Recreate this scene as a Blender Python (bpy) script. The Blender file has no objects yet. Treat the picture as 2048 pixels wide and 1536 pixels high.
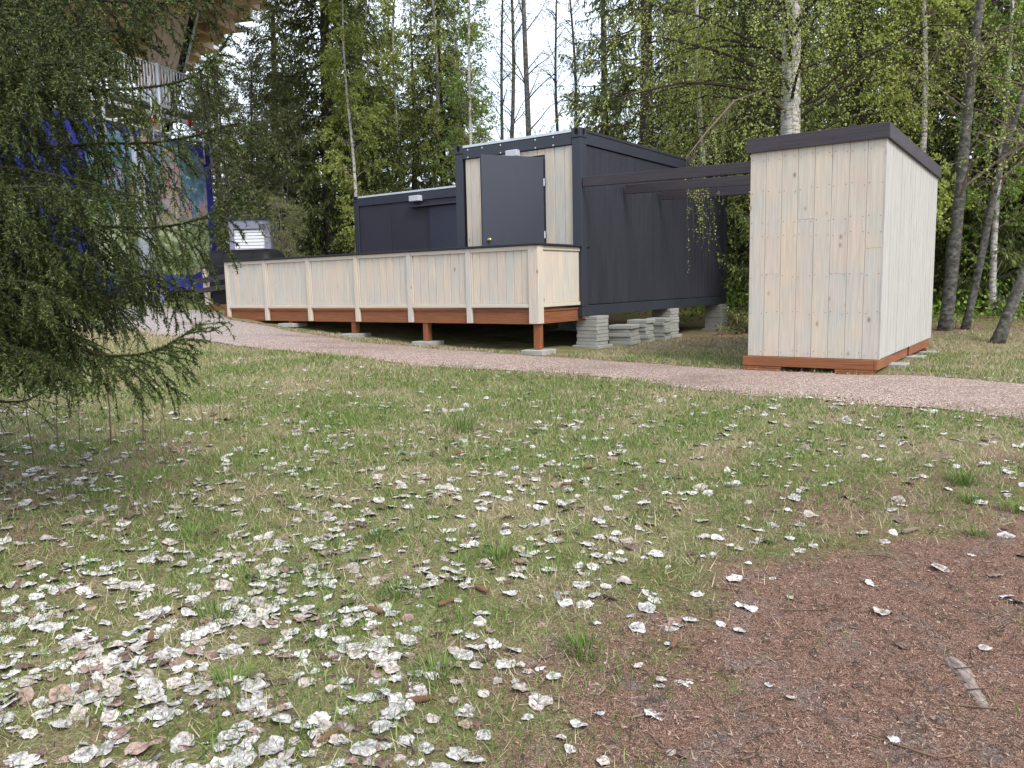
import bpy, math, random
import numpy as np
from mathutils import Matrix, Vector

# ---------------------------------------------------------------- camera, sky, sun, exposure
sc = bpy.context.scene
col = sc.collection
cam_d = bpy.data.cameras.new('camera')
cam = bpy.data.objects.new('camera', cam_d)
col.objects.link(cam)
sc.camera = cam
PITCH, ROLL, FPX = .1247, -.022, 1588.86
cam_d.sensor_width = 36.0
cam_d.lens = 36.0 * FPX / 2048.0
cam_d.clip_start = .05
cam_d.clip_end = 2000
_F = Vector((0, math.cos(PITCH), -math.sin(PITCH)))
_U = Vector((0, math.sin(PITCH), math.cos(PITCH)))
_R = Vector((1, 0, 0))
_R2 = _R * math.cos(ROLL) + _U * math.sin(ROLL)
_U2 = -_R * math.sin(ROLL) + _U * math.cos(ROLL)
CAM = Vector((0, 0, 1.5))
cam.matrix_world = Matrix(((_R2.x, _U2.x, -_F.x, CAM.x), (_R2.y, _U2.y, -_F.y, CAM.y), (_R2.z, _U2.z, -_F.z, CAM.z), (0, 0, 0, 1)))

world = bpy.data.worlds.new('World')
sc.world = world
world.use_nodes = True
wn, wl = world.node_tree.nodes, world.node_tree.links
wn.clear()
SUN_TO = Vector((.42, -.62, .80)).normalized()
sky = wn.new('ShaderNodeTexSky')
sky.sky_type = 'NISHITA'
sky.sun_disc = False
sky.sun_elevation = math.asin(SUN_TO.z)
sky.sun_rotation = math.atan2(SUN_TO.x, SUN_TO.y)
sky.air_density = 1.0
sky.dust_density = 2.0
wtc = wn.new('ShaderNodeTexCoord')
wns = wn.new('ShaderNodeTexNoise')
wns.inputs['Scale'].default_value = 2.2
wns.inputs['Detail'].default_value = 5
wrp = wn.new('ShaderNodeMapRange')
wrp.inputs['From Min'].default_value = .35
wrp.inputs['From Max'].default_value = .62
wrp.inputs['To Min'].default_value = .62
wrp.inputs['To Max'].default_value = .95
wmx = wn.new('ShaderNodeMixRGB')
wmx.inputs[2].default_value = (6.2, 6.7, 7.6, 1)
wbg = wn.new('ShaderNodeBackground')
wbg.inputs['Strength'].default_value = .1
wout = wn.new('ShaderNodeOutputWorld')
wl.new(wtc.outputs['Generated'], wns.inputs['Vector'])
wl.new(wns.outputs['Fac'], wrp.inputs['Value'])
wl.new(wrp.outputs['Result'], wmx.inputs[0])
wl.new(sky.outputs['Color'], wmx.inputs[1])
wl.new(wmx.outputs[0], wbg.inputs['Color'])
wl.new(wbg.outputs[0], wout.inputs['Surface'])

sun_d = bpy.data.lights.new('sun', 'SUN')
sun_d.energy = 1.5
sun_d.angle = math.radians(22)
sun_d.color = (1, .96, .9)
sun = bpy.data.objects.new('sun', sun_d)
col.objects.link(sun)
sun.rotation_euler = (-SUN_TO).to_track_quat('-Z', 'Y').to_euler()

sc.view_settings.view_transform = 'Standard'
sc.view_settings.look = 'None'
sc.view_settings.gamma = 1
sc.view_settings.exposure = 1.4
sc.view_settings.use_curve_mapping = False
try:
    sc.cycles.use_adaptive_sampling = True
    sc.cycles.max_bounces = 6
    sc.cycles.transparent_max_bounces = 4
except Exception:
    pass

rng = np.random.default_rng(7)
random.seed(7)

# ---------------------------------------------------------------- materials
def srgb(r, g, b):
    f = lambda c: ((c / 255 + .055) / 1.055) ** 2.4 if c > 10 else c / 255 / 12.92
    return (f(r), f(g), f(b), 1)

class NT:
    def __init__(s, name, rough=.8, spec=.3):
        s.m = bpy.data.materials.new(name)
        s.m.use_nodes = True
        s.n, s.l = s.m.node_tree.nodes, s.m.node_tree.links
        s.b = s.n['Principled BSDF']
        s.b.inputs['Roughness'].default_value = rough
        s.b.inputs['Specular IOR Level'].default_value = spec
        s.out = s.n['Material Output']
    def node(s, t, **kw):
        n = s.n.new(t)
        for k, v in kw.items():
            setattr(n, k, v)
        return n
    def link(s, a, b):
        s.l.new(a, b)
    def coords(s, scale=(1, 1, 1), rnd=True, kind='Object'):
        tc = s.node('ShaderNodeTexCoord')
        mp = s.node('ShaderNodeMapping')
        mp.inputs['Scale'].default_value = scale
        if rnd:
            oi = s.node('ShaderNodeObjectInfo')
            ad = s.node('ShaderNodeVectorMath', operation='MULTIPLY_ADD')
            ad.inputs[1].default_value = (37, 53, 71)
            s.link(oi.outputs['Random'], ad.inputs[0])
            s.link(tc.outputs[kind], ad.inputs[2])
            s.link(ad.outputs[0], mp.inputs['Vector'])
        else:
            s.link(tc.outputs[kind], mp.inputs['Vector'])
        return mp.outputs[0]
    def noise(s, vec, scale, detail=4, rough=.55):
        n = s.node('ShaderNodeTexNoise')
        n.inputs['Scale'].default_value = scale
        n.inputs['Detail'].default_value = detail
        n.inputs['Roughness'].default_value = rough
        s.link(vec, n.inputs['Vector'])
        return n.outputs['Fac']
    def vor(s, vec, scale, feature='F1', out='Distance'):
        n = s.node('ShaderNodeTexVoronoi', feature=feature)
        n.inputs['Scale'].default_value = scale
        s.link(vec, n.inputs['Vector'])
        return n.outputs[out]
    def ramp(s, fac, stops, interp='LINEAR'):
        n = s.node('ShaderNodeValToRGB')
        r = n.color_ramp
        r.interpolation = interp
        while len(r.elements) < len(stops):
            r.elements.new(.5)
        for e, (p, c) in zip(r.elements, stops):
            e.position = p
            e.color = c if len(c) == 4 else (*c, 1)
        s.link(fac, n.inputs['Fac'])
        return n.outputs['Color']
    def rng(s, v, a, b, c=0., d=1.):
        n = s.node('ShaderNodeMapRange')
        for k, x in zip(('From Min', 'From Max', 'To Min', 'To Max'), (a, b, c, d)):
            n.inputs[k].default_value = x
        s.link(v, n.inputs['Value'])
        return n.outputs['Result']
    def mix(s, fac, a, b, mode='MIX'):
        n = s.node('ShaderNodeMixRGB', blend_type=mode)
        for i, v in ((0, fac), (1, a), (2, b)):
            if isinstance(v, (int, float)):
                n.inputs[i].default_value = v
            elif isinstance(v, tuple):
                n.inputs[i].default_value = v if len(v) == 4 else (*v, 1)
            else:
                s.link(v, n.inputs[i])
        return n.outputs[0]
    def math(s, op, a, b=0.):
        n = s.node('ShaderNodeMath', operation=op)
        for i, v in ((0, a), (1, b)):
            if isinstance(v, (int, float)):
                n.inputs[i].default_value = v
            else:
                s.link(v, n.inputs[i])
        return n.outputs[0]
    def color(s, c):
        if isinstance(c, tuple):
            s.b.inputs['Base Color'].default_value = c if len(c) == 4 else (*c, 1)
        else:
            s.link(c, s.b.inputs['Base Color'])
    def bump(s, h, strength=.3, dist=.01):
        n = s.node('ShaderNodeBump')
        n.inputs['Strength'].default_value = strength
        n.inputs['Distance'].default_value = dist
        s.link(h, n.inputs['Height'])
        s.link(n.outputs[0], s.b.inputs['Normal'])
    def island(s):
        return s.node('ShaderNodeNewGeometry').outputs['Random Per Island']
    def objrandom(s):
        return s.node('ShaderNodeObjectInfo').outputs['Random']

def m_wood(name, stops, streak=.10, knots=.5, rough=.75, axis='z', patch=.5, spec=.25):
    """painted or stained boards; grain runs along the local axis"""
    t = NT(name, rough, spec)
    st = {'z': (26, 26, .8), 'x': (.8, 26, 26), 'y': (26, .8, 26)}[axis]
    kn = {'z': (1, 1, .55), 'x': (.55, 1, 1), 'y': (1, .55, 1)}[axis]
    v = t.coords(st)
    v2 = t.coords(kn)
    base = t.ramp(t.objrandom(), stops)
    alt = t.ramp(t.noise(v2, 1.7, 2), stops)
    c = t.mix(patch, base, alt)
    g = t.noise(v, 3.0, 5, .6)
    lo = 1 - streak * 1.6
    gr = t.rng(g, .3, .72, lo, 1 + streak * .5)
    c = t.mix(1.0, c, t.mix(1, (1, 1, 1), gr, 'MULTIPLY'), 'MULTIPLY')
    if knots > 0:
        k = t.vor(v2, 5.4)
        kk = t.rng(k, .02, .13, knots, 0)
        sel = t.rng(t.noise(v2, 3.1, 1), .47, .53)
        kk = t.math('MULTIPLY', kk, sel)
        c = t.mix(kk, c, t.mix(1, c, (.38, .30, .27), 'MULTIPLY'))
    t.color(c)
    t.bump(g, .12, .004)
    return t.m

def m_plain(name, c, rough=.6, spec=.4, var=.12, scale=3.0, metallic=0, bumpy=0.0):
    t = NT(name, rough, spec)
    v = t.coords()
    n = t.noise(v, scale, 5)
    n2 = t.noise(v, scale * 14, 3)
    k = t.rng(t.math('ADD', t.math('MULTIPLY', n, .7), t.math('MULTIPLY', n2, .3)), .3, .7, 1 - var, 1 + var)
    t.color(t.mix(1, c, k, 'MULTIPLY'))
    t.b.inputs['Metallic'].default_value = metallic
    t.link(t.rng(n, .3, .7, rough * .85, min(1, rough * 1.12)), t.b.inputs['Roughness'])
    if bumpy:
        t.bump(n2, bumpy, .004)
    return t.m

def m_leafy(name, stops, trans=.3, rough=.6, spec=.25):
    t = NT(name, rough, spec)
    c = t.ramp(t.island(), stops)
    o = t.rng(t.objrandom(), 0, 1, .82, 1.15)
    c = t.mix(1, c, o, 'MULTIPLY')
    t.color(c)
    tr = t.node('ShaderNodeBsdfTranslucent')
    t.link(c, tr.inputs['Color'])
    mx = t.node('ShaderNodeMixShader')
    mx.inputs[0].default_value = trans
    t.link(t.b.outputs[0], mx.inputs[1])
    t.link(tr.outputs[0], mx.inputs[2])
    t.link(mx.outputs[0], t.out.inputs['Surface'])
    return t.m

M = {}
PALE = [(0, srgb(200, 184, 162)), (.2, srgb(179, 181, 174)), (.36, srgb(204, 188, 168)), (.52, srgb(184, 182, 174)), (.7, srgb(202, 183, 168)), (.86, srgb(192, 178, 168)), (1, srgb(206, 189, 164))]
M['pale'] = m_wood('pale_glazed_boards', PALE, .13, .95, patch=.6)
M['pale_h'] = m_wood('pale_glazed_rails', [(0, srgb(198, 185, 164)), (.5, srgb(190, 185, 172)), (1, srgb(202, 189, 168))], .09, .4, axis='x', patch=.4)
M['pale_lit_side'] = m_wood('lit_side_ribbed_boards', [(0, srgb(172, 169, 163)), (1, srgb(180, 177, 172))], .18, .3, patch=.4)  # neutral copy of the pale boards, light on the shed side put into colour
BROWN = [(0, srgb(128, 79, 52)), (.5, srgb(146, 94, 62)), (1, srgb(114, 70, 47))]
M['brown_x'] = m_wood('brown_impregnated_timber', BROWN, .3, .6, .65, 'x', .5)
M['brown_y'] = m_wood('brown_impregnated_timber_side', BROWN, .3, .6, .65, 'y', .5)
M['brown_z'] = m_wood('brown_impregnated_post', BROWN, .3, .5, .65, 'z', .5)
STAIN = [(0, srgb(58, 53, 57)), (.5, srgb(69, 63, 69)), (1, srgb(53, 49, 52))]
M['stain_x'] = m_wood('dark_stained_timber', STAIN, .25, .5, .6, 'x', .5)
M['stain_y'] = m_wood('dark_stained_timber_side', STAIN, .25, .5, .6, 'y', .5)
M['anth'] = m_plain('anthracite_paint', srgb(44, 47, 57), .5, .45, .10, 1.3)
M['anth_board'] = m_plain('anthracite_cladding', srgb(44, 44, 53), .62, .35, .16, 1.1)
M['anth_door'] = m_plain('anthracite_door_paint', srgb(43, 47, 58), .42, .5, .06, .9)
M['black'] = m_plain('black_plastic', srgb(15, 15, 17), .6, .25, .15, 2)
M['black_cap'] = m_plain('black_cap_felt', srgb(40, 40, 44), .7, .3, .15, 4)
M['silver'] = m_plain('galvanised_steel', srgb(190, 196, 204), .5, .5, .12, 6, .2)
M['white_metal'] = m_plain('white_lamp_plastic', srgb(178, 180, 188), .4, .4, .04)
M['brass'] = m_plain('worn_brass', srgb(170, 150, 110), .35, .5, .1, 8, .8)
M['concrete'] = m_plain('grey_concrete_paver', srgb(150, 150, 144), .92, .15, .16, 7, 0, .4)
M['felt'] = m_plain('roofing_felt', srgb(52, 52, 55), .9, .2, .15, 5)
M['grey_wall'] = m_plain('grey_panel', srgb(128, 128, 150), .6, .3, .06)
M['shutter'] = m_plain('white_shutter_slat', srgb(222, 224, 230), .4, .5, .04)
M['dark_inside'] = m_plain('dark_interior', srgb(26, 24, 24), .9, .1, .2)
M['red'] = m_plain('red_marking', srgb(196, 44, 36), .5, .4, .08)
M['canopy'] = m_wood('laminated_timber', [(0, srgb(214, 186, 160)), (.5, srgb(222, 196, 172)), (1, srgb(208, 178, 150))], .12, .2, .7, 'x', .4)
M['pylon'] = m_wood('pylon_boards', [(0, srgb(186, 166, 152)), (.5, srgb(196, 176, 162)), (1, srgb(178, 160, 148))], .1, .2, .7, 'z', .3)
M['stone'] = m_plain('grey_stone', srgb(140, 138, 134), .9, .2, .2, 10, 0, .4)

def m_bark(name, c1, c2, c3, sc_=(9, 9, 2.4), rough=.9):
    t = NT(name, rough, .15)
    v = t.coords(sc_)
    n = t.noise(v, 2.2, 6, .65)
    t.color(t.ramp(n, [(.3, c1), (.5, c2), (.7, c3)]))
    t.bump(n, .8, .03)
    return t.m
M['bark'] = m_bark('spruce_bark', srgb(48, 42, 38), srgb(74, 66, 60), srgb(104, 96, 88))
M['bark_grey'] = m_bark('grey_aspen_bark', srgb(46, 45, 42), srgb(84, 82, 76), srgb(124, 122, 114), (5, 5, 7))
M['bark_birch'] = m_bark('birch_bark', srgb(40, 38, 36), srgb(178, 174, 168), srgb(214, 210, 204), (3.2, 3.2, 9))
M['twig'] = m_plain('bare_twig_bark', srgb(112, 100, 88), .8, .2, .2, 10)
M['twig_dark'] = m_plain('dark_twig_bark', srgb(58, 50, 44), .85, .2, .2, 10)
M['twig_green'] = m_plain('spruce_twig_bark', srgb(52, 48, 34), .85, .2, .2, 10)
M['stem'] = m_plain('reddish_stem_bark', srgb(104, 86, 70), .8, .2, .2, 10)
M['needles'] = m_leafy('spruce_needles', [(0, (.05, .066, .024)), (.4, (.10, .124, .042)), (.75, (.16, .19, .062)), (1, (.25, .28, .09))], .35, .55)
M['needles_near'] = m_leafy('near_spruce_needles', [(0, (.022, .036, .011)), (.45, (.046, .070, .019)), (.8, (.085, .115, .029)), (1, (.19, .23, .055))], .15, .5)
M['needles_young_lit'] = m_leafy('young_spruce_needles_lit', [(0, (.07, .095, .03)), (.4, (.14, .175, .055)), (.75, (.22, .26, .08)), (1, (.32, .36, .11))], .35, .55)  # young yellow green, with extra light put into the colour for shaded spruces
M['birch_leaf'] = m_leafy('young_birch_leaves', [(0, (.22, .28, .05)), (.5, (.40, .47, .10)), (1, (.60, .66, .22))], .55, .5)
M['willow_leaf'] = m_leafy('pale_willow_leaves', [(0, (.16, .19, .07)), (.5, (.24, .27, .11)), (1, (.34, .36, .17))], .5, .5)
M['bright_leaf'] = m_leafy('bright_spring_leaves', [(0, (.10, .19, .025)), (.5, (.17, .29, .035)), (1, (.26, .38, .06))], .4, .45)
M['grass'] = m_leafy('green_grass_blades', [(0, (.055, .115, .020)), (.4, (.11, .195, .036)), (.75, (.18, .26, .065)), (1, (.30, .34, .13))], .3, .6)
M['straw'] = m_leafy('dead_grass_blades', [(0, (.22, .17, .10)), (.5, (.40, .34, .21)), (1, (.56, .50, .34))], .2, .8)
M['litter'] = m_leafy('fallen_needles', [(0, (.055, .032, .024)), (.35, (.135, .075, .054)), (.7, (.27, .16, .115)), (1, (.48, .34, .27))], .05, .8)
M['cone'] = m_plain('cone_scales', srgb(112, 82, 64), .8, .2, .25, 30, 0, .5)

def m_dead_leaf(name, c1, c2, c3):
    t = NT(name, .8, .2)
    v = t.coords()
    n = t.noise(v, 42, 6, .75)
    vein = t.noise(t.coords((1, 1, 1)), 70, 2)
    c = t.ramp(n, [(.34, c1), (.47, c2), (.62, c3)])
    c = t.mix(1, c, t.rng(t.objrandom(), 0, 1, .78, 1.12), 'MULTIPLY')
    c = t.mix(1, c, t.rng(t.island(), 0, 1, .8, 1.1), 'MULTIPLY')
    t.color(c)
    t.bump(vein, .5, .004)
    return t.m
M['leaf_grey'] = m_dead_leaf('silver_grey_dead_leaf', srgb(66, 62, 58), srgb(154, 150, 146), srgb(208, 205, 201))
M['leaf_pale'] = m_dead_leaf('pale_beige_dead_leaf', srgb(82, 72, 66), srgb(158, 147, 139), srgb(200, 191, 183))
M['leaf_brown'] = m_dead_leaf('brown_dead_leaf', srgb(86, 70, 62), srgb(138, 116, 104), srgb(170, 148, 136))
M['leaf_dark'] = m_dead_leaf('dark_brown_dead_leaf', srgb(56, 46, 42), srgb(86, 70, 62), srgb(116, 96, 86))

# ground: litter, moss, dry grass; attribute dirt marks the worn bare patch
t = NT('forest_floor', .95, .1)
v = t.coords(rnd=False)
at_ = t.node('ShaderNodeAttribute', attribute_name='dirt')
n1 = t.noise(v, 1.1, 5)
n2 = t.noise(v, 5.5, 6, .65)
n15 = t.noise(v, 2.2, 6, .65)
n3 = t.noise(v, 60, 4, .7)
n4 = t.noise(v, 190, 3, .7)
grassy = t.ramp(t.mix(.45, n2, n3), [(.30, srgb(62, 52, 38)), (.43, srgb(118, 112, 76)), (.52, srgb(98, 108, 58)), (.62, srgb(140, 140, 98)), (.72, srgb(80, 98, 46))])
dry = t.ramp(n3, [(.32, srgb(76, 60, 48)), (.48, srgb(140, 124, 98)), (.62, srgb(188, 176, 144))])
gr = t.mix(t.rng(n15, .42, .66, .02, .8), grassy, dry)
litter = t.ramp(n4, [(.28, srgb(60, 45, 38)), (.43, srgb(112, 86, 73)), (.56, srgb(140, 110, 95)), (.7, srgb(178, 152, 136))])
grit = t.ramp(n3, [(.3, srgb(92, 87, 85)), (.7, srgb(140, 132, 128))])
litter = t.mix(t.rng(n2, .52, .68, 0, .75), litter, grit)
dm = t.rng(t.math('ADD', at_.outputs['Fac'], t.math('ADD', t.math('MULTIPLY', t.math('SUBTRACT', n15, .5), 2.2), t.math('MULTIPLY', t.math('SUBTRACT', n3, .5), 1.2))), .32, .72)
c = t.mix(dm, gr, litter)
spk = t.rng(n4, .25, .75, .44, 1.5)
t.color(t.mix(1, c, spk, 'MULTIPLY'))
t.bump(t.math('ADD', n3, t.math('MULTIPLY', n4, .6)), .9, .02)
M['ground'] = t.m

t = NT('gravel', .95, .15)
v = t.coords(rnd=False)
cellc = t.vor(v, 95, out='Color')
celld = t.vor(v, 95)
n1 = t.noise(v, .9, 4)
n2 = t.noise(v, 30, 4, .7)
sepc = t.node('ShaderNodeSeparateColor')
t.link(cellc, sepc.inputs[0])
stone = t.ramp(sepc.outputs[0], [(0, srgb(96, 76, 68)), (.3, srgb(152, 129, 116)), (.6, srgb(177, 154, 140)), (.85, srgb(199, 180, 167)), (1, srgb(222, 210, 203))])
grey = t.ramp(sepc.outputs[1], [(0, srgb(110, 106, 104)), (.5, srgb(172, 166, 164)), (1, srgb(228, 224, 222))])
xyz = t.node('ShaderNodeSeparateXYZ')
t.link(v, xyz.inputs[0])
left = t.rng(t.math('ADD', xyz.outputs[0], t.math('MULTIPLY', n1, 3)), -4.5, -1.5, .8, .06)
c = t.mix(left, stone, grey)
c = t.mix(1, c, t.rng(n2, .3, .7, .72, 1.15), 'MULTIPLY')
n5 = t.noise(t.coords((.35, 1.3, 1), False), 1.6, 5, .6)
c = t.mix(t.rng(n5, .52, .68, 0, .45), c, srgb(112, 88, 78))
c = t.mix(1, c, t.rng(n1, .35, .65, .93, 1.04), 'MULTIPLY')
c = t.mix(t.rng(celld, .35, .7, 0, .55), c, srgb(92, 78, 73))
t.color(c)
t.bump(celld, .8, .012)
M['gravel'] = t.m

# ---------------------------------------------------------------- mesh helpers
def tag(o, label=None, cat=None, group=None, kind=None):
    if label: o['label'] = label
    if cat: o['category'] = cat
    if group: o['group'] = group
    if kind: o['kind'] = kind
    return o

def mesh_np(name, verts, faces, mat, smooth=False, mat_idx=None, mats=None):
    """faces: an (n,3) or (n,4) array or a list of such arrays"""
    if not isinstance(faces, list):
        faces = [faces]
    faces = [np.asarray(f, np.int32) for f in faces if len(f)]
    me = bpy.data.meshes.new(name)
    verts = np.asarray(verts, np.float32)
    me.vertices.add(len(verts))
    me.vertices.foreach_set('co', verts.ravel())
    loops = np.concatenate([f.ravel() for f in faces])
    tot = np.concatenate([np.full(len(f), f.shape[1], np.int32) for f in faces])
    start = np.concatenate([[0], np.cumsum(tot)[:-1]]).astype(np.int32)
    me.loops.add(len(loops))
    me.loops.foreach_set('vertex_index', loops)
    me.polygons.add(len(tot))
    me.polygons.foreach_set('loop_start', start)
    try:
        me.polygons.foreach_set('loop_total', tot)
    except Exception:
        pass
    if mat is not None:
        me.materials.append(mat)
    me.polygons.foreach_set('use_smooth', np.full(len(tot), bool(smooth)))
    me.update(calc_edges=True)
    me.validate()
    return me

def obj(name, me, parent=None, loc=(0, 0, 0), rot=(0, 0, 0)):
    o = bpy.data.objects.new(name, me)
    o.location = loc
    o.rotation_euler = rot
    o.parent = parent
    col.objects.link(o)
    return o

def empty(name, loc, rz=0, label=None, cat=None, group=None):
    o = obj(name, None, None, loc, (0, 0, rz))
    o.empty_display_size = .2
    return tag(o, label, cat, group)

_cache = {}
def box_mesh(dx, dy, dz, mat, ch=.004):
    """a box centred on the origin with chamfered edges"""
    key = (round(dx, 4), round(dy, 4), round(dz, 4), mat.name, ch)
    if key in _cache:
        return _cache[key]
    h = np.array([dx, dy, dz]) / 2
    c = min(ch, h.min() * .45)
    V, idx = [], {}
    for sx in (-1, 1):
        for sy in (-1, 1):
            for sz in (-1, 1):
                s = np.array([sx, sy, sz])
                for ax in range(3):
                    p = s * (h - c)
                    p[ax] = s[ax] * h[ax]
                    idx[(sx, sy, sz, ax)] = len(V)
                    V.append(p)
    Q, T = [], []
    for ax in range(3):
        o1, o2 = [(1, 2), (2, 0), (0, 1)][ax]
        for s in (-1, 1):
            q = []
            for a1, a2 in ((-1, -1), (1, -1), (1, 1), (-1, 1)):
                k = [0, 0, 0]
                k[ax], k[o1], k[o2] = s, a1, a2
                q.append(idx[(*k, ax)])
            Q.append(q if s > 0 else q[::-1])
    for e in range(3):
        a, b2 = [(1, 2), (2, 0), (0, 1)][e]
        for sa in (-1, 1):
            for sb in (-1, 1):
                k0, k1 = [0, 0, 0], [0, 0, 0]
                k0[e], k0[a], k0[b2] = -1, sa, sb
                k1[e], k1[a], k1[b2] = 1, sa, sb
                q = [idx[(*k0, a)], idx[(*k1, a)], idx[(*k1, b2)], idx[(*k0, b2)]]
                Q.append(q if sa * sb < 0 else q[::-1])
    for sx in (-1, 1):
        for sy in (-1, 1):
            for sz in (-1, 1):
                q = [idx[(sx, sy, sz, i)] for i in range(3)]
                T.append(q if sx * sy * sz > 0 else q[::-1])
    me = mesh_np('box', V, [np.array(Q), np.array(T)], mat)
    _cache[key] = me
    return me

def bx(parent, name, x0, x1, y0, y1, z0, z1, mat, ch=.004, rot=(0, 0, 0)):
    """a chamfered box given by its bounds in the parent's frame"""
    me = box_mesh(x1 - x0, y1 - y0, z1 - z0, M[mat] if isinstance(mat, str) else mat, ch)
    return obj(name, me, parent, ((x0 + x1) / 2, (y0 + y1) / 2, (z0 + z1) / 2), rot)

class Soup:
    """collects vertices and faces of many pieces of one object"""
    def __init__(s):
        s.V, s.Q, s.T, s.n = [], [], [], 0
    def add(s, v, q=None, t=None):
        v = np.asarray(v, np.float32).reshape(-1, 3)
        if q is not None and len(q): s.Q.append(np.asarray(q, np.int32).reshape(-1, 4) + s.n)
        if t is not None and len(t): s.T.append(np.asarray(t, np.int32).reshape(-1, 3) + s.n)
        s.V.append(v)
        s.n += len(v)
    def tube(s, pts, rad, sides=6, cap=True):
        pts = np.asarray(pts, float)
        n = len(pts)
        rad = np.broadcast_to(np.asarray(rad, float), (n,))
        tan = np.gradient(pts, axis=0)
        tan /= np.linalg.norm(tan, axis=1)[:, None] + 1e-9
        ref = np.array([0, 0, 1.]) if abs(tan[:, 2]).mean() < .8 else np.array([1., 0, 0])
        u = np.cross(tan, ref)
        u /= np.linalg.norm(u, axis=1)[:, None] + 1e-9
        w = np.cross(tan, u)
        an = np.arange(sides) * 2 * math.pi / sides
        ring = pts[:, None, :] + rad[:, None, None] * (np.cos(an)[None, :, None] * u[:, None, :] + np.sin(an)[None, :, None] * w[:, None, :])
        i = np.arange(n - 1)[:, None] * sides
        j = np.arange(sides)[None, :]
        j2 = (j + 1) % sides
        q = np.stack([i + j, i + j2, i + sides + j2, i + sides + j], -1).reshape(-1, 4)
        V = ring.reshape(-1, 3)
        T = []
        if cap:
            V = np.vstack([V, pts[0], pts[-1]])
            b = n * sides
            for k in range(sides):
                k2 = (k + 1) % sides
                T.append((b, k2, k))
                T.append((b + 1, (n - 1) * sides + k, (n - 1) * sides + k2))
        s.add(V, q, T)
    def box(s, x0, x1, y0, y1, z0, z1):
        v = [(x, y, z) for x in (x0, x1) for y in (y0, y1) for z in (z0, z1)]
        s.add(v, [(0, 1, 3, 2), (4, 6, 7, 5), (0, 4, 5, 1), (2, 3, 7, 6), (0, 2, 6, 4), (1, 5, 7, 3)])
    def mesh(s, name, mat, smooth=False):
        f = []
        if s.Q: f.append(np.concatenate(s.Q))
        if s.T: f.append(np.concatenate(s.T))
        return mesh_np(name, np.concatenate(s.V), f, mat, smooth)

def quads_along(P, D, Wd, Ln, wid, flat=0.0):
    """leaf-like rhombi: base P, direction D, width vector Wd -> verts, quads"""
    n = len(P)
    Ln = np.broadcast_to(Ln, (n,))[:, None]
    wid = np.broadcast_to(wid, (n,))[:, None]
    V = np.stack([P, P + D * Ln * .45 + Wd * wid * .5, P + D * Ln, P + D * Ln * .45 - Wd * wid * .5], 1).reshape(-1, 3)
    Q = np.arange(n * 4).reshape(-1, 4)
    return V, Q

def unit(a):
    return a / (np.linalg.norm(a, axis=-1, keepdims=True) + 1e-9)

# ---------------------------------------------------------------- terrain
CP = np.array([(0,0,0),(-3,0,.02),(3,0,0),(-8,0,.15),(8,0,0),(0,3,.06),(-2,4,.13),(3,4,.1),(0,6,.21),(3.5,6,.21),(-4,7,.36),(4.1,8.8,.405),(2.85,9.7,.405),(0,9.3,.39),(.35,11.3,.50),(1.04,12,.5),(-1.46,12.6,.575),(-2.74,13.6,.68),(-4.06,14.6,.83),(-5.5,15.5,1.0),(3.1,15,.46),(4.5,17,.45),(-13.5,30,1.2),(-10,28,1.2),(7.7,14,.5),(7.7,12.5,.4),(-8,18,1.1),(5,18,.55),(20,20,.55),(0,30,.8),(15,35,.7),(-30,30,1.3),(-15,10,.85),(15,5,.2),(40,40,.7),(-40,40,1.3),(0,60,.9),(0,-20,-.5),(60,0,.2),(-60,0,1.0),(0,120,1)], float)
_phi = lambda d: np.sqrt(d * d + 4.0)
_n = len(CP)
_Mx = np.zeros((_n + 1, _n + 1))
_Mx[:_n, :_n] = _phi(np.hypot(CP[:, None, 0] - CP[None, :, 0], CP[:, None, 1] - CP[None, :, 1])) + np.eye(_n) * .02
_Mx[:_n, _n] = 1
_Mx[_n, :_n] = 1
_wv = np.linalg.solve(_Mx, np.r_[CP[:, 2], 0])
def g(x, y):
    x, y = np.asarray(x, float), np.asarray(y, float)
    r = np.minimum(1, 90 / (np.hypot(x, y) + 1e-6))
    x, y = x * r, y * r
    return (_phi(np.hypot(x[..., None] - CP[:, 0], y[..., None] - CP[:, 1])) @ _wv[:_n]) + _wv[_n]
def lump(x, y):
    """small unevenness of the forest floor"""
    return (.012 * np.sin(x * 3.1 + 1.3 * np.sin(y * 2.3)) * np.sin(y * 2.7 + np.sin(x * 1.9)) + .006 * np.sin(x * 9.7 + y * 3) * np.sin(y * 8.3 - x * 4))
def gz(x, y):
    return g(x, y) + lump(np.asarray(x, float), np.asarray(y, float))

NEAR = [(8.0,4.0),(6.4,5.1),(4.9,6.25),(4.42,6.68),(3.86,7.1),(3.18,7.5),(2.42,8.08),(1.57,8.96),(0.77,9.62),(-0.15,10.02),(-1.14,10.42),(-2.25,11.1),(-3.03,11.5),(-3.92,12.0),(-4.68,12.42),(-5.57,12.86),(-6.63,13.36),(-7.92,13.7),(-9.4,14.1)]
FAR = [(9.6,5.2),(7.8,6.6),(6.25,7.6),(5.54,8.05),(4.73,8.5),(3.84,8.9),(2.95,9.5),(2.3,10.1),(1.3,10.75),(0.5,11.0),(-0.16,11.4),(-0.92,11.9),(-1.6,12.45),(-2.65,13.0),(-3.72,13.9),(-4.5,14.5),(-5.33,15.1),(-6.4,16.9),(-8.2,19.2),(-9.6,21.5)]
def resample(pl, n):
    pl = np.array(pl)
    d = np.r_[0, np.cumsum(np.hypot(*np.diff(pl, axis=0).T))]
    s = np.linspace(0, d[-1], n)
    return np.stack([np.interp(s, d, pl[:, i]) for i in (0, 1)], 1)
PN, PF = resample(NEAR, 420), resample(FAR, 420)
_jr = np.random.default_rng(3)
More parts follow.
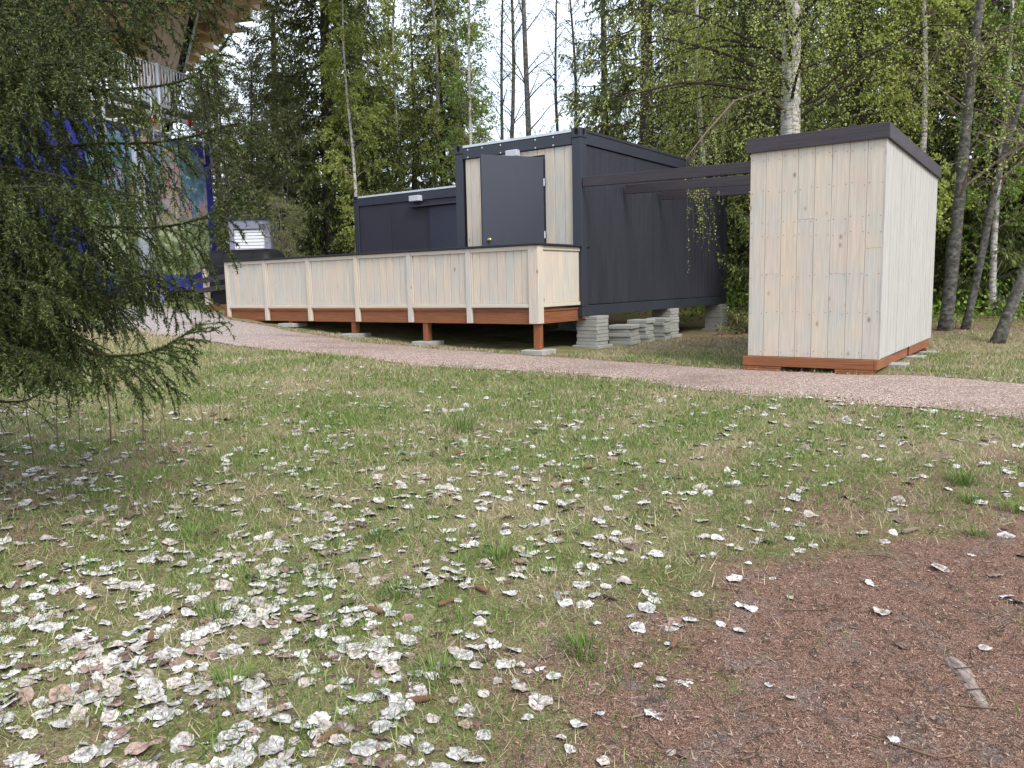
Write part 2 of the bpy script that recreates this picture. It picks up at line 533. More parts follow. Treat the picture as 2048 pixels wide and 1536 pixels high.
def wob(n, amp, k):
    a = _jr.normal(0, 1, n)
    ker = np.hanning(k)
    return amp * np.convolve(a, ker / np.sqrt((ker ** 2).sum()), 'same')
PN[:, 1] += wob(420, .05, 25) + wob(420, .018, 9)
PF[:, 1] += wob(420, .05, 25) + wob(420, .018, 9)

_xs = np.unique(np.round(np.concatenate([np.linspace(-8, 8, 200), 8 + (np.linspace(0, 1, 40) ** 2.4) * 392, -8 - (np.linspace(0, 1, 40) ** 2.4) * 392]), 4))
_ys = np.unique(np.round(np.concatenate([np.linspace(1, 19, 225), 19 + (np.linspace(0, 1, 50) ** 2.2) * 581, 1 - (np.linspace(0, 1, 25) ** 2.2) * 200]), 4))
GX, GY = np.meshgrid(_xs, _ys)
def path_mask(x, y):
    """signed: > 0 on the path"""
    yn = np.interp(x, PN[::-1, 0], PN[::-1, 1])
    yf = np.interp(x, PF[::-1, 0], PF[::-1, 1])
    m = np.minimum(y - yn, yf - y)
    return np.where((x > -9.4), m, -1)
GZ = gz(GX, GY)
pm_ = path_mask(GX, GY)
GZ = np.where((pm_ > -.15), g(GX, GY) - .030 * np.clip((pm_ + .10) / .2, 0, 1) + lump(GX, GY) * np.clip(1 - (pm_ + .15) / .3, 0, 1), GZ)
ny, nx = GX.shape
ii = (np.arange(ny - 1)[:, None] * nx + np.arange(nx - 1)[None, :])
GQ = np.stack([ii, ii + 1, ii + nx + 1, ii + nx], -1).reshape(-1, 4)
gme = mesh_np('ground', np.stack([GX, GY, GZ], -1).reshape(-1, 3), GQ, M['ground'], True)
def dirt(x, y):
    edge = np.interp(y, [0, 2.2, 3.0, 3.7, 4.2, 4.7], [-.35, -.15, .15, .7, 1.7, 3.6])
    d = np.clip((x - edge) * .62 + .42, 0, 1) * np.clip((5.3 - y) * .7, 0, 1)
    under_tree = np.clip(1.1 - np.hypot(x + 3.6, y - 5.0) / 2.0, 0, .34)
    upper = np.clip((x - .4) * .4, 0, .5) * np.clip((6.8 - y) * .5, 0, 1)
    d = np.maximum(d, upper)
    back = np.clip((y - 12.2) / 2, 0, 1) * np.clip((x - .2) / 1.5, 0, .55)
    edgep = np.clip(.5 - np.abs(path_mask(x, y) + .1) * 1.6, 0, .5)
    front_left = np.clip((2.75 - y) * .6, 0, .4)
    return np.clip(np.maximum.reduce([d, under_tree, back, edgep, front_left]), 0, 1)
atr = gme.attributes.new('dirt', 'FLOAT', 'POINT')
atr.data.foreach_set('value', dirt(GX, GY).astype(np.float32).ravel())
tag(obj('ground', gme), kind='structure')

# the gravel path, a thin crowned sheet
W_ = 14
tt = np.linspace(0, 1, W_)
PP = PN[:, None, :] * (1 - tt[None, :, None]) + PF[:, None, :] * tt[None, :, None]
PZ = g(PP[..., 0], PP[..., 1]) + .008 + .022 * (4 * tt * (1 - tt))[None, :] - .018 * (np.abs(tt - .5) > .49)[None, :]
PV = np.concatenate([PP, PZ[..., None]], -1).reshape(-1, 3)
ii = (np.arange(419)[:, None] * W_ + np.arange(W_ - 1)[None, :])
PQ = np.stack([ii, ii + W_, ii + W_ + 1, ii + 1], -1).reshape(-1, 4)
tag(obj('gravel_path', mesh_np('gravel_path', PV, PQ[:, ::-1], M['gravel'], True)), kind='structure')

# ---------------------------------------------------------------- building frame
TH = .6224
AX = np.array([-math.cos(TH), math.sin(TH)])      # along the fronts, to the left
BX = np.array([math.sin(TH), math.cos(TH)])       # into the depth
ROTZ = -TH
CC = np.array([1.1077, 12.2137])                  # front right corner of the tall container
CW, CL, CB, CT = 2.438, 6.058, .994, 3.80
def frame_origin(p, z):
    return (float(p[0]), float(p[1]), z)

def corner_casting(parent, x0, y0, z0, s, h):
    """container corner block with an oval slot on each outer face"""
    c = bx(parent, 'corner_casting', x0, x0 + s, y0, y0 + s, z0, z0 + h, 'anth', .006)
    return c

_slot = {}
def slot_disc(parent, loc, rot, rx=.030, rz=.048):
    k = 'slot'
    if k not in _slot:
        s = Soup()
        an = np.arange(14) * 2 * math.pi / 14
        ring = np.stack([np.cos(an) * rx, np.zeros(14), np.sin(an) * rz], 1)
        V = np.vstack([ring, ring * 1.22 + [0, -.004, 0], ring + [0, .0025, 0], [[0, .0025, 0]]])
        V[14:28, 1] = -.004
        q = [(i, (i + 1) % 14, 14 + (i + 1) % 14, 14 + i) for i in range(14)]
        s.add(V, q)
        _slot['rim'] = s.mesh('slot_rim', M['anth'])
        s = Soup()
        s.add(np.vstack([ring, [[0, 0, 0]]]), None, [(14, i, (i + 1) % 14) for i in range(14)])
        _slot[k] = s.mesh('slot_hole', M['dark_inside'])
    a = obj('slot_rim', _slot['rim'], parent, loc, rot)
    b_ = obj('slot_hole', _slot[k], parent, loc, rot)
    return a

# ---------------------------------------------------------------- tall container
tall = empty('container_cabin', frame_origin(CC + AX * CW, CB), ROTZ,
             'tall anthracite container cabin with pale boards round its open door', 'cabin')
H = CT - CB
P_ = .16
for nm, x0, y0 in (('corner_post', 0, 0), ('corner_post', CW - P_, 0), ('corner_post', 0, CL - P_), ('corner_post', CW - P_, CL - P_)):
    bx(tall, nm, x0, x0 + P_, y0, y0 + P_, .14, H - .14, 'anth')
for x0, y0 in ((-.006, -.006), (CW - .166, -.006), (-.006, CL - .166), (CW - .166, CL - .166)):
    c1 = corner_casting(tall, x0, y0, H - .135, .172, .14)
    if y0 < 1:
        slot_disc(c1, (0, -.0885, .012), (0, 0, 0))
    if x0 > 1:
        slot_disc(c1, (.0885, 0, .012), (0, 0, math.pi / 2))
    corner_casting(tall, x0, y0, -.005, .172, .14)
# rails
RH = .165
bx(tall, 'top_rail', P_ + .008, CW - P_ - .008, .004, .12, H - .06 - RH, H - .06, 'anth')
bx(tall, 'top_rail', P_ + .008, CW - P_ - .008, CL - .12, CL - .004, H - .06 - RH, H - .06, 'anth')
bx(tall, 'top_rail', CW - .12, CW - .004, P_ + .008, CL - P_ - .008, H - .06 - RH, H - .06, 'anth')
bx(tall, 'top_rail', .004, .12, P_ + .008, CL - P_ - .008, H - .06 - RH, H - .06, 'anth')
for y0, y1 in ((.004, .12), (CL - .12, CL - .004)):
    bx(tall, 'bottom_rail', P_ + .014, CW - P_ - .014, y0, y1, 0, .16, 'anth')
for x0, x1 in ((CW - .12, CW - .004), (.004, .12)):
    bx(tall, 'bottom_rail', x0, x1, P_ + .014, CL - P_ - .014, 0, .16, 'anth')
bx(tall, 'roof', .02, CW - .02, .02, CL - .02, H - .05, H - .012, 'felt')
bx(tall, 'roof_edge_strip', .05, CW - .05, .010, .018, H - .046, H - .006, 'silver', .002)
bx(tall, 'roof_edge_strip', CW - .018, CW - .010, .05, CL - .05, H - .046, H - .006, 'felt', .002)
bx(tall, 'floor', .13, CW - .13, .13, CL - .13, .02, .15, 'dark_inside')
bx(tall, 'inner_wall', .14, CW - .14, .135, .150, .165, H - .24, 'dark_inside')
bx(tall, 'inner_wall', .06, .09, .17, CL - .17, .165, H - .24, 'anth_board')
bx(tall, 'inner_wall', CW - .09, CW - .06, .17, CL - .17, .165, H - .24, 'dark_inside')
# bolts on the front rail
sp = Soup()
for bxx in (.28, .58, .95, 1.62, 1.95):
    for bz in (H - .085, H - .205):
        sp.box(bxx - .010, bxx + .010, -.006, .003, bz - .010, bz + .010)
tag(obj('bolt', sp.mesh('bolt', M['silver']), tall), kind='stuff')
# dark cladding boards of the long right side
nb = 33
y0, y1 = P_ + .012, CL - P_ - .012
bw = (y1 - y0) / nb
rb = random.Random(5)
for i in range(nb):
    dxx = rb.uniform(-.002, .002)
    bx(tall, 'cladding_board', CW - .052 + dxx, CW - .030 + dxx, y0 + i * bw + .003, y0 + (i + 1) * bw - .003, .168, H - .232, 'anth_board', .005)
# pale boards of the front: left group, right group and above the door
DOOR_R, DOOR_L = CW - .67, CW - 1.70     # doorway in local x
zb, zt = .165, H - .232
def front_boards(xa, xb_, widths, z0, z1):
    x = xa
    k = 0
    while x < xb_ - .02:
        w = min(widths[k % len(widths)], xb_ - x)
        bx(tall, 'facade_board', x + .0025, x + w - .0025, .035 + .002 * (k % 2), .058 + .002 * (k % 2), z0, z1, 'pale', .004)
        x += w
        k += 1
front_boards(P_ + .035, DOOR_L, [.10, .178, .178], zb, zt)
front_boards(DOOR_R, CW - P_ - .012, [.178, .178, .145], zb, zt)
front_boards(DOOR_L, DOOR_R, [.178], .165 + 2.32, zt)
bx(tall, 'facade_backing', P_ + .002, P_ + .034, .03, .075, zb, zt, 'dark_inside')
# door frame and the open leaf
bx(tall, 'door_frame', DOOR_R - .045, DOOR_R - .002, .045, .12, .165, 2.475, 'anth')
bx(tall, 'door_frame', DOOR_L + .002, DOOR_L + .045, .045, .12, .165, 2.475, 'anth')
bx(tall, 'door_frame', DOOR_L + .047, DOOR_R - .047, .045, .12, 2.425, 2.475, 'anth')
PHI = math.radians(57)
leaf = obj('door', box_mesh(1.02, .052, 2.26, M['anth_door'], .005), tall,
           (DOOR_R - .02 - .51 * math.cos(PHI), .02 - .51 * math.sin(PHI) - .02, .165 + .02 + 1.13), (0, 0, PHI))
kn = Soup()
prof = [(0, .030), (.006, .030), (.008, .012), (.030, .012), (.034, .026), (.050, .029), (.062, .022), (.066, .0)]
an = np.arange(16) * 2 * math.pi / 16
V = np.array([[math.cos(a_) * r_, -h_, math.sin(a_) * r_] for h_, r_ in prof for a_ in an])
Q = [(i * 16 + j, i * 16 + (j + 1) % 16, (i + 1) * 16 + (j + 1) % 16, (i + 1) * 16 + j) for i in range(len(prof) - 1) for j in range(16)]
kn.add(V, Q)
obj('door_knob', kn.mesh('door_knob', M['brass'], True), leaf, (-.41, -.026, -.13))
for hz in (-.85, -.05, .75):
    hg = Soup()
    hg.tube([(0, 0, -.055), (0, 0, .055)], .011, 8)
    obj('hinge', hg.mesh('hinge', M['silver']), leaf, (.515, -.032, hz))
bx(leaf, 'edge_sticker', .5085, .5125, -.015, .012, -.50, -.42, 'red', .001)
bx(tall, 'wall_lamp', CW - 1.34, CW - 1.12, -.085, .034, 2.505, 2.605, 'white_metal', .008)

# ---------------------------------------------------------------- low container set back on the left
LC = np.array([-3.9523, 20.7304])
low = empty('container_cabin', frame_origin(LC, CB), ROTZ,
            'long anthracite container cabin set back behind the terrace, white lamp on its wall', 'cabin')
LL, LW = 6.03, 2.438
for x0, y0 in ((0, 0), (LL - P_, 0), (0, LW - P_), (LL - P_, LW - P_)):
    bx(low, 'corner_post', x0, x0 + P_, y0, y0 + P_, .14, H - .14, 'anth')
    c1 = corner_casting(low, x0 - .006, y0 - .006, H - .135, .172, .14)
    if y0 < 1 and x0 < 1:
        slot_disc(c1, (0, -.0885, .012), (0, 0, 0))
    corner_casting(low, x0 - .006, y0 - .006, -.005, .172, .14)
for y0, y1 in ((.004, .12), (LW - .12, LW - .004)):
    bx(low, 'top_rail', P_ + .01, LL - P_ - .01, y0, y1, H - .06 - .19, H - .06, 'anth')
    bx(low, 'bottom_rail', P_ + .014, LL - P_ - .014, y0, y1, 0, .16, 'anth')
for x0, x1 in ((.004, .12), (LL - .12, LL - .004)):
    bx(low, 'top_rail', x0, x1, P_ + .01, LW - P_ - .01, H - .06 - .19, H - .06, 'anth')
    bx(low, 'bottom_rail', x0, x1, P_ + .014, LW - P_ - .014, 0, .16, 'anth')
bx(low, 'roof', .02, LL - .02, .02, LW - .02, H - .05, H - .012, 'felt')
bx(low, 'roof_edge_strip', .05, LL - .05, .010, .018, H - .046, H - .002, 'silver', .002)
bx(low, 'inner_wall', .05, LL - .05, LW - .08, LW - .05, .165, H - .26, 'anth_board')
bx(low, 'inner_wall', .05, .08, .17, LW - .17, .165, H - .26, 'anth_board')
px_ = [P_ + .012, 1.27, 2.44, 3.62, 4.8, LL - P_ - .012]
for a_, b_ in zip(px_[:-1], px_[1:]):
    bx(low, 'wall_panel', a_ + .004, b_ - .004, .030, .062, .168, H - .258, 'anth_board', .006)
bx(low, 'rain_canopy', 1.98, 3.75, -.10, .029, 2.395, 2.425, 'anth', .004)
bx(low, 'wall_lamp', 2.03, 2.34, -.13, .029, 2.53, 2.66, 'white_metal', .008)
bx(low, 'door', 2.58, 3.50, -.012, .0285, .18, 2.375, 'anth_door', .005)

# ---------------------------------------------------------------- raised terrace with board parapet
TC = np.array([.3497, 11.3057])           # front right corner of the terrace
TL, TW = 7.2, 1.414
TO = TC + AX * TL
terr = empty('terrace', frame_origin(TO, 0), ROTZ, 'long brown timber terrace with pale board parapet in front of the cabins', 'terrace')
DZ = 1.128
bx(terr, 'edge_beam', -.18, TL - .055, .052, .100, .925, 1.097, 'brown_x')
bx(terr, 'edge_beam', TL - .047, TL, .056, TW + .02, .925, 1.097, 'brown_y')
bx(terr, 'edge_beam', -.18, -.132, .102, TW + 3.6, .925, 1.097, 'brown_y')
bx(terr, 'edge_beam', -.13, TL - .05, TW - .10, TW - .05, .925, 1.096, 'brown_x')
nd = 12
dw = (TW - .06) / nd
for i in range(nd):
    bx(terr, 'deck_board', -.20, TL + .012, .06 + i * dw + .003, .06 + (i + 1) * dw - .003, 1.10, DZ, 'brown_x')
for i in range(25):      # the deck goes on to the set-back cabin
    bx(terr, 'deck_board', -.20, 4.80, TW + .005 + i * .146 + .003, TW + .005 + (i + 1) * .146 - .003, 1.10, DZ, 'brown_x')
FT, PB = 2.04, .934
SEC = TL / 6
for i in range(7):
    x = i * SEC
    if i == 6:
        bx(terr, 'parapet_post', TL - .105, TL + .022, -.002, .050, PB, FT, 'pale')
        bx(terr, 'parapet_post', TL + .0235, TL + .060, .004, .140, PB, FT, 'pale')
    else:
        bx(terr, 'parapet_post', x - (.045 if i else .0), x + (.045 if i else .075), -.002, .050, PB + (.055 if i == 0 else 0), FT, 'pale')
bx(terr, 'parapet_post', TL - .010, TL + .046, TW - .105, TW + .0, PB + .01, FT, 'pale')
prng = random.Random(11)
def parapet_panel(xa, xb_):
    bx(terr, 'parapet_rail', xa, xb_, .004, .046, FT - .062, FT - .002, 'pale_h')
    bx(terr, 'parapet_rail', xa, xb_, .004, .046, 1.165, 1.218, 'pale_h')
    bx(terr, 'parapet_stile', xa, xa + .028, .010, .048, 1.220, FT - .064, 'pale')
    n = 7
    x = xa + .030
    w = (xb_ - x) / n
    ws = [w * prng.uniform(.85, 1.15) for _ in range(n)]
    k_ = (xb_ - x) / sum(ws)
    for wi in ws:
        wi *= k_
        bx(terr, 'parapet_board', x + .002, x + wi - .002, .026, .0475, 1.2195, FT - .0635, 'pale', .004)
        x += wi
for i in range(6):
    parapet_panel(i * SEC + (.047 if i else .077), (i + 1) * SEC - (.047 if i < 5 else .107))
# the short return panel on the right
bx(terr, 'parapet_rail', TL + .004, TL + .046, .142, TW - .107, FT - .062, FT - .002, 'pale_h')
bx(terr, 'parapet_rail', TL + .004, TL + .046, .142, TW - .107, 1.165, 1.218, 'pale_h')
y = .142
for i in range(8):
    w = (TW - .107 - .142) / 8
    bx(terr, 'parapet_board', TL + .006, TL + .026, y + .002, y + w - .002, 1.2195, FT - .0635, 'pale', .004)
    y += w
bx(terr, 'parapet_cap', -.03, TL + .085, -.030, .075, FT + .002, FT + .030, 'black_cap')
bx(terr, 'parapet_cap', TL - .03, TL + .085, .077, TW + .03, FT + .002, FT + .030, 'black_cap')
# supports with concrete pads
sup_x = [TL - .03, 5.05, 3.42, 1.78]
for k, sx in enumerate(sup_x):
    wp = TO - AX * sx + BX * .12
    gz0 = float(gz(wp[0], wp[1]))
    top = .923
    bx(terr, 'support_post', sx - .05, sx + .05, .07, .17, gz0 + .055, top, 'brown_z')
    wl_ = 'near the right corner of the terrace'
    pad = obj('concrete_pad', box_mesh(.37, .37, .07, M['concrete'], .006), None, (float(wp[0]), float(wp[1]), gz0 + .02), (0, 0, ROTZ + .05 * k))
    lab = ['square concrete pad under the rightmost brown terrace post', 'square concrete pad under the middle brown terrace post',
           'square concrete pad under the third terrace post from the right', 'small concrete pad partly sunk under the low left end of the terrace'][k]
    tag(pad, lab, 'concrete pad', 'pads under the terrace')

# ---------------------------------------------------------------- block piers and spare pavers
PAV = (.37, .37, .055)
paver_me = [box_mesh(.37, .37, .052, M['concrete'], .006), box_mesh(.372, .366, .052, M['concrete'], .007)]
def pier(p, top, label, sz=.37, pad=.47):
    zg = float(gz(p[0], p[1]))
    e = empty('block_pier', (float(p[0]), float(p[1]), zg), ROTZ, label, 'block pier', 'block piers under the cabins')
    bx(e, 'base_paver', -pad / 2, pad / 2, -pad / 2, pad / 2, -.03, .030, 'concrete', .006)
    z = .031
    n = max(1, round((top - zg - .031) / .054))
    hh = (top - zg - .031) / n
    r_ = random.Random(label)
    for i in range(n):
        obj('paver', box_mesh(sz, sz, round(hh - .003, 4), M['concrete'], .006), e,
            (r_.uniform(-.008, .008), r_.uniform(-.008, .008), z + hh / 2), (0, 0, r_.uniform(-.025, .025)))
        z += hh
tr = TC + BX * (TW + .16) - AX * .03
pier(tr, .985, 'tall stack of grey pavers carrying the front right corner of the cabin')
for s_, lb in ((3.3, 'grey paver pier under the middle of the cabin long side'), (5.85, 'grey paver pier under the far right corner of the cabin')):
    pier(CC + BX * s_ + AX * .14, .990, lb)
pier(CC + BX * 3.3 + AX * 2.25, .990, 'shaded paver pier under the hidden left side of the tall cabin')
pier(LC - AX * .2 + BX * .2, .990, 'paver pier under the left corner of the set-back cabin')
pier(LC - AX * 3.0 + BX * .3, .990, 'paver pier under the middle of the set-back cabin')

stacks = [((1.86, 13.08), 5, 'left', .40), ((2.22, 13.62), 6, 'middle', .37), ((2.62, 14.12), 6, 'right', .37)]
ordn = ['lowest', 'second', 'third', 'fourth', 'fifth', 'sixth', 'seventh']
for (sx, sy), n, side, sz in stacks:
    z = float(gz(sx, sy)) - .012
    r_ = random.Random(side)
    for i in range(n):
        o = obj('loose_paver', box_mesh(sz, sz, .062, M['concrete'], .007), None,
                (sx + r_.uniform(-.02, .02), sy + r_.uniform(-.02, .02), z + .032), (0, 0, ROTZ + .12 + r_.uniform(-.07, .07)))
        z += .0645
        pos = 'topmost' if i == n - 1 else ordn[i]
        w_ = pos + (' grey paver' if pos in ('topmost', 'lowest') else ' grey paver from the ground')
        tag(o, w_ + ' in the ' + side + ' loose stack beside the cabin', 'paver', 'spare pavers stacked beside the cabin')

# ---------------------------------------------------------------- the pale shed
K_ = .235
SR = np.array([17.4805 * K_, 37.595 * K_])
SW, SL_ = 6.3331 * K_, 15.95 * K_
SB, ST = 1.5 - 3.9505 * K_, 1.5 + 6.4415 * K_
shed = empty('board_shed', frame_origin(SR + AX * SW, SB), ROTZ, 'tall narrow shed of pale vertical boards with dark roof fascia', 'shed')
SH = ST - SB
DROP = .085
nbw = 8
w = SW / nbw
r_ = random.Random(21)
joins = {1: [.98], 3: [1.60], 5: [.965], 7: [1.24]}
for i in range(nbw):
    cuts = [0.] + joins.get(i, []) + [SH - .02]
    for z0, z1 in zip(cuts[:-1], cuts[1:]):
        d = r_.uniform(0, .0015)
        bx(shed, 'front_board', i * w + .0014, (i + 1) * w - .0014, -d, .022 - d, z0 + .0004, z1 - .0004, 'pale', .003)
# narrow ribbed boards of the right side
ns = 40
ws = (SL_ - .03) / ns
for i in range(ns):
    ya = .026 + i * ws
    dk = .004 * (i % 2) + r_.uniform(0, .002)
    bx(shed, 'side_board', SW - .020 - dk, SW + .004 - dk, ya + .003, ya + ws - .003, 0.003, SH - .02 - DROP * (ya / SL_), 'pale_lit_side', .010)
    for q in (.34, .68):
        pass
for i in range(20):
    ya = .026 + i * (SL_ - .03) / 20
    bx(shed, 'side_board', -.004, .018, ya + .002, ya + (SL_ - .03) / 20 - .002, .003, SH - .02 - DROP * (ya / SL_), 'pale', .004)
bx(shed, 'back_wall', .02, SW - .02, SL_ - .03, SL_, .003, SH - .12, 'pale')
bx(shed, 'corner_trim', SW - .019, SW + .0065, -.0015, .0245, .002, SH - .02, 'pale_lit_side', .003)
for xs, kk in ((.02, 0), (SW - .045, 1)):
    bx(shed, 'stud', xs, xs + .024, .03, SL_ - .04, .01, .05, 'brown_y')
# fascia
tilt = math.atan2(-DROP, SL_)
fh = .165
bx(shed, 'fascia_board', -.045, SW + .036, -.040, -.012, SH - .035, SH - .035 + fh, 'stain_x')
o = bx(shed, 'fascia_board', SW + .010, SW + .036, -.011, SL_ + .06, SH - .035, SH - .035 + fh, 'stain_y', .004, (tilt, 0, 0))
o.location.z -= DROP / 2
o = bx(shed, 'fascia_board', -.045, -.019, -.011, SL_ + .06, SH - .035, SH - .035 + fh, 'stain_y', .004, (tilt, 0, 0))
o.location.z -= DROP / 2
o = bx(shed, 'roof', -.017, SW + .008, -.010, SL_ + .05, SH + .075, SH + .12, 'felt', .004, (tilt, 0, 0))
o.location.z -= DROP / 2
# base
zg = float(gz(SR[0], SR[1])) - SB
bx(shed, 'base_beam', -.045, SW - .045, -.055, -.008, -.115, -.002, 'brown_x')
bx(shed, 'base_beam', SW - .043, SW - .004, -.055, .78, -.115, -.002, 'brown_y')
bx(shed, 'base_beam', SW - .075, SW - .030, .80, 1.95, -.125, -.002, 'brown_y')
bx(shed, 'base_beam', SW - .045, SW - .006, 1.97, SL_ - .15, -.115, -.002, 'brown_y')
bx(shed, 'base_beam', .004, .045, -.006, SL_ - .15, -.115, -.002, 'brown_y')
for xa, xb_ in ((-.055, .42), (SW - .46, SW - .035)):
    for k in range(2):
        bx(shed, 'shim_board', xa + .01 * k, xb_ - .01 * k, -.052 - .004 * k, .07, -.117 - .026 * (k + 1), -.119 - .026 * k, 'brown_x')
for ya in (.72, 2.0, 3.2):
    bx(shed, 'joist', .05, SW - .05, ya, ya + .05, -.145, -.02, 'brown_x')
    bx(shed, 'joist_end', SW - .10, SW + .015, ya + .0525, ya + .095, -.165, -.117, 'brown_x')
for k, (ya, lb) in enumerate(((.76, 'small concrete slab under the shed side near its front corner'), (2.04, 'small concrete slab under the middle of the shed side'), (3.24, 'small concrete slab under the far end of the shed side'))):
    p = SR + BX * ya - AX * .02
    tag(obj('concrete_pad', box_mesh(.30, .30, .06, M['concrete'], .006), None, (float(p[0]), float(p[1]), float(gz(p[0], p[1])) + .005), (0, 0, ROTZ)), lb, 'concrete pad', 'slabs under the shed')
# screws on the shed front (too small to pick apart)
sp = Soup()
for i in range(nbw):
    for zrow in (.06, .52, .955, 1.42, 1.585, 1.95, 2.32):
        for fx in (.16, .84):
            x_ = (i + fx) * w + r_.uniform(-.006, .006)
            z_ = zrow + r_.uniform(-.02, .02)
            sp.box(x_ - .0038, x_ + .0038, -.0035, .001, z_ - .0038, z_ + .0038)
tag(obj('screw', sp.mesh('screw', M['stain_x']), shed), kind='stuff')
# three pergola beams from the container to the shed
for k, tpos in enumerate((.03, 1.40, 2.76)):
    P0 = CC + BX * tpos
    Ln = 2.9192 + .01
    za, zb_ = 3.078, 3.03
    mid = P0 - AX * (Ln / 2)
    me = box_mesh(Ln - .03, .048, .146, M['stain_x'], .004)
    o = obj('pergola_beam', me, None, (float(mid[0]), float(mid[1]), (za + zb_) / 2 - .073), (0, math.atan2(za - zb_, Ln), ROTZ))
    tag(o, ['foremost dark beam between the cabin corner and the shed', 'middle of the three dark beams between cabin and shed', 'rearmost dark beam between cabin and shed'][k], 'beam', 'dark beams between cabin and shed')

# ---------------------------------------------------------------- railing at the far left end of the terrace
rp = np.array([-6.58, 17.2])
rail = empty('ramp_railing', (float(rp[0]), float(rp[1]), 0), ROTZ, 'pale post with dark sloping rails at the left end of the terrace', 'railing')
zg0 = float(g(rp[0], rp[1]))
bx(rail, 'railing_post', 0, .105, 0, .09, zg0 + .05, 1.98, 'pale')
bx(rail, 'post_shoe', -.01, .02, -.012, .05, zg0 - .05, zg0 + .22, 'black_cap')
bx(rail, 'top_rail', -.06, 1.2, -.02, .11, 1.983, 2.02, 'black_cap')
for zz, dz in ((1.76, .05), (1.55, .08)):
    o = bx(rail, 'sloping_rail', -.30, 1.2, -.032, -.004, zz - .05, zz + .05, 'stain_x', .004, (0, -.07, 0))
bx(rail, 'edge_board', .05, 1.8, .0, .045, zg0 + .02, zg0 + .13, 'brown_x')

# ---------------------------------------------------------------- black ribbed cover and grey kiosk behind the terrace
bk = np.array([-6.19, 19.6])
zb0 = float(g(bk[0], bk[1]))
tank = empty('ribbed_tank', (float(bk[0]), float(bk[1]), zb0), -.15, 'low black ribbed plastic tank showing its rounded top above the parapet', 'tank')
tank.scale = (.75, 1, 1)
def tank_shell(x0, x1, grow=0.0):
    s = Soup()
    xs_ = np.linspace(x0, x1, 16)
    an_ = np.linspace(-.12, math.pi + .12, 22)
    rings = []
    for x_ in xs_:
        e_ = min(1, max(0, (1.0 - x_) / .42))
        k_ = max(.05, math.sqrt(max(0, 1 - (1 - e_) ** 2))) if x_ > .58 else 1
        rings.append(np.stack([np.full(22, x_), np.sign(np.cos(an_)) * np.abs(np.cos(an_)) ** .6 * (.62 + grow) * (.5 + .5 * k_), .70 + np.sign(np.sin(an_)) * np.abs(np.sin(an_)) ** .6 * (.72 + grow) * k_ * 1.0], 1))
    V = np.concatenate(rings)
    n_ = 22
    q = [(i * n_ + j, i * n_ + j + 1, (i + 1) * n_ + j + 1, (i + 1) * n_ + j) for i in range(len(xs_) - 1) for j in range(n_ - 1)]
    s.add(V, q)
    return s.mesh('tank_shell', M['black'], True)
edges = [-1.25, -.75, -.25, .25, .998]
for a_, b_ in zip(edges[:-1], edges[1:]):
    obj('shell_section', tank_shell(a_ + .018, b_), tank)
obj('tank_core', tank_shell(-1.24, .96, -.03), tank)
bx(tank, 'tank_base', -1.2, .6, -.5, .5, .0, .60, 'black')

kk = np.array([-8.62, 24.9])
zk = float(g(kk[0], kk[1]))
kiosk = empty('shutter_kiosk', (float(kk[0]), float(kk[1]), zk), 0.02, 'small grey kiosk with a white roller shutter behind the terrace', 'kiosk')
KH = 2.50
bx(kiosk, 'wall', 0, .13, 0, .2, 0, KH, 'grey_wall')
bx(kiosk, 'wall', 1.08, 1.26, 0, .2, 0, KH, 'grey_wall')
bx(kiosk, 'wall', .132, 1.078, 0, .2, 2.22, KH, 'grey_wall')
bx(kiosk, 'wall', 0.002, 1.258, .202, 2.0, 0, KH - .005, 'grey_wall')
bx(kiosk, 'roof', -.05, 1.30, -.05, 2.05, KH + .002, KH + .05, 'felt')
for i in range(22):
    bx(kiosk, 'shutter_slat', .134, 1.076, .06, .085, .05 + i * .0985, .05 + i * .0985 + .084, 'shutter', .014)
bx(kiosk, 'shutter_backing', .133, 1.077, .09, .10, .04, 2.218, 'black_cap')

# ---------------------------------------------------------------- scaffold grandstand wrapped in blue banners
GXW = -10.2
t = NT('printed_blue_banner', .55, .3)
v = t.coords(rnd=False)
xyz = t.node('ShaderNodeSeparateXYZ')
t.link(v, xyz.inputs[0])
blue = t.mix(1, srgb(44, 46, 128), t.rng(t.noise(v, 1.2, 3), .3, .7, .8, 1.15), 'MULTIPLY')
t.color(blue)
fold = t.node('ShaderNodeTexNoise')
fold.inputs['Scale'].default_value = 1.3
t.link(t.coords((1, .4, 1), False), fold.inputs['Vector'])
t.bump(fold.outputs['Fac'], .4, .08)
M['banner'] = t.m
t = NT('printed_photo', .5, .3)
v = t.coords(rnd=False)
n1 = t.noise(v, .55, 6, .6)
n2 = t.noise(v, 3.2, 7, .75)
xyz = t.node('ShaderNodeSeparateXYZ')
t.link(v, xyz.inputs[0])
green = t.ramp(n2, [(.34, srgb(44, 56, 38)), (.48, srgb(100, 114, 80)), (.58, srgb(156, 168, 136)), (.7, srgb(206, 212, 196))])
upper = t.ramp(t.mix(.4, n1, n2), [(.34, srgb(38, 58, 46)), (.43, srgb(74, 92, 72)), (.475, srgb(78, 116, 150)), (.51, srgb(128, 138, 156)), (.54, srgb(168, 122, 118)), (.58, srgb(150, 152, 158)), (.66, srgb(52, 62, 50))])
c = t.mix(t.rng(xyz.outputs[2], 2.4, 3.1), green, upper)
t.color(c)
M['photo_print'] = t.m
stand = empty('grandstand', (-11.74, 21.26, 1.0), -.3247, 'scaffold grandstand wrapped in blue banner with a galvanised railing on its deck', 'grandstand')
Y0, Y1 = -8.0, 6.0
def bxs(name, *a, **k): return bx(stand, name, *a, **k)
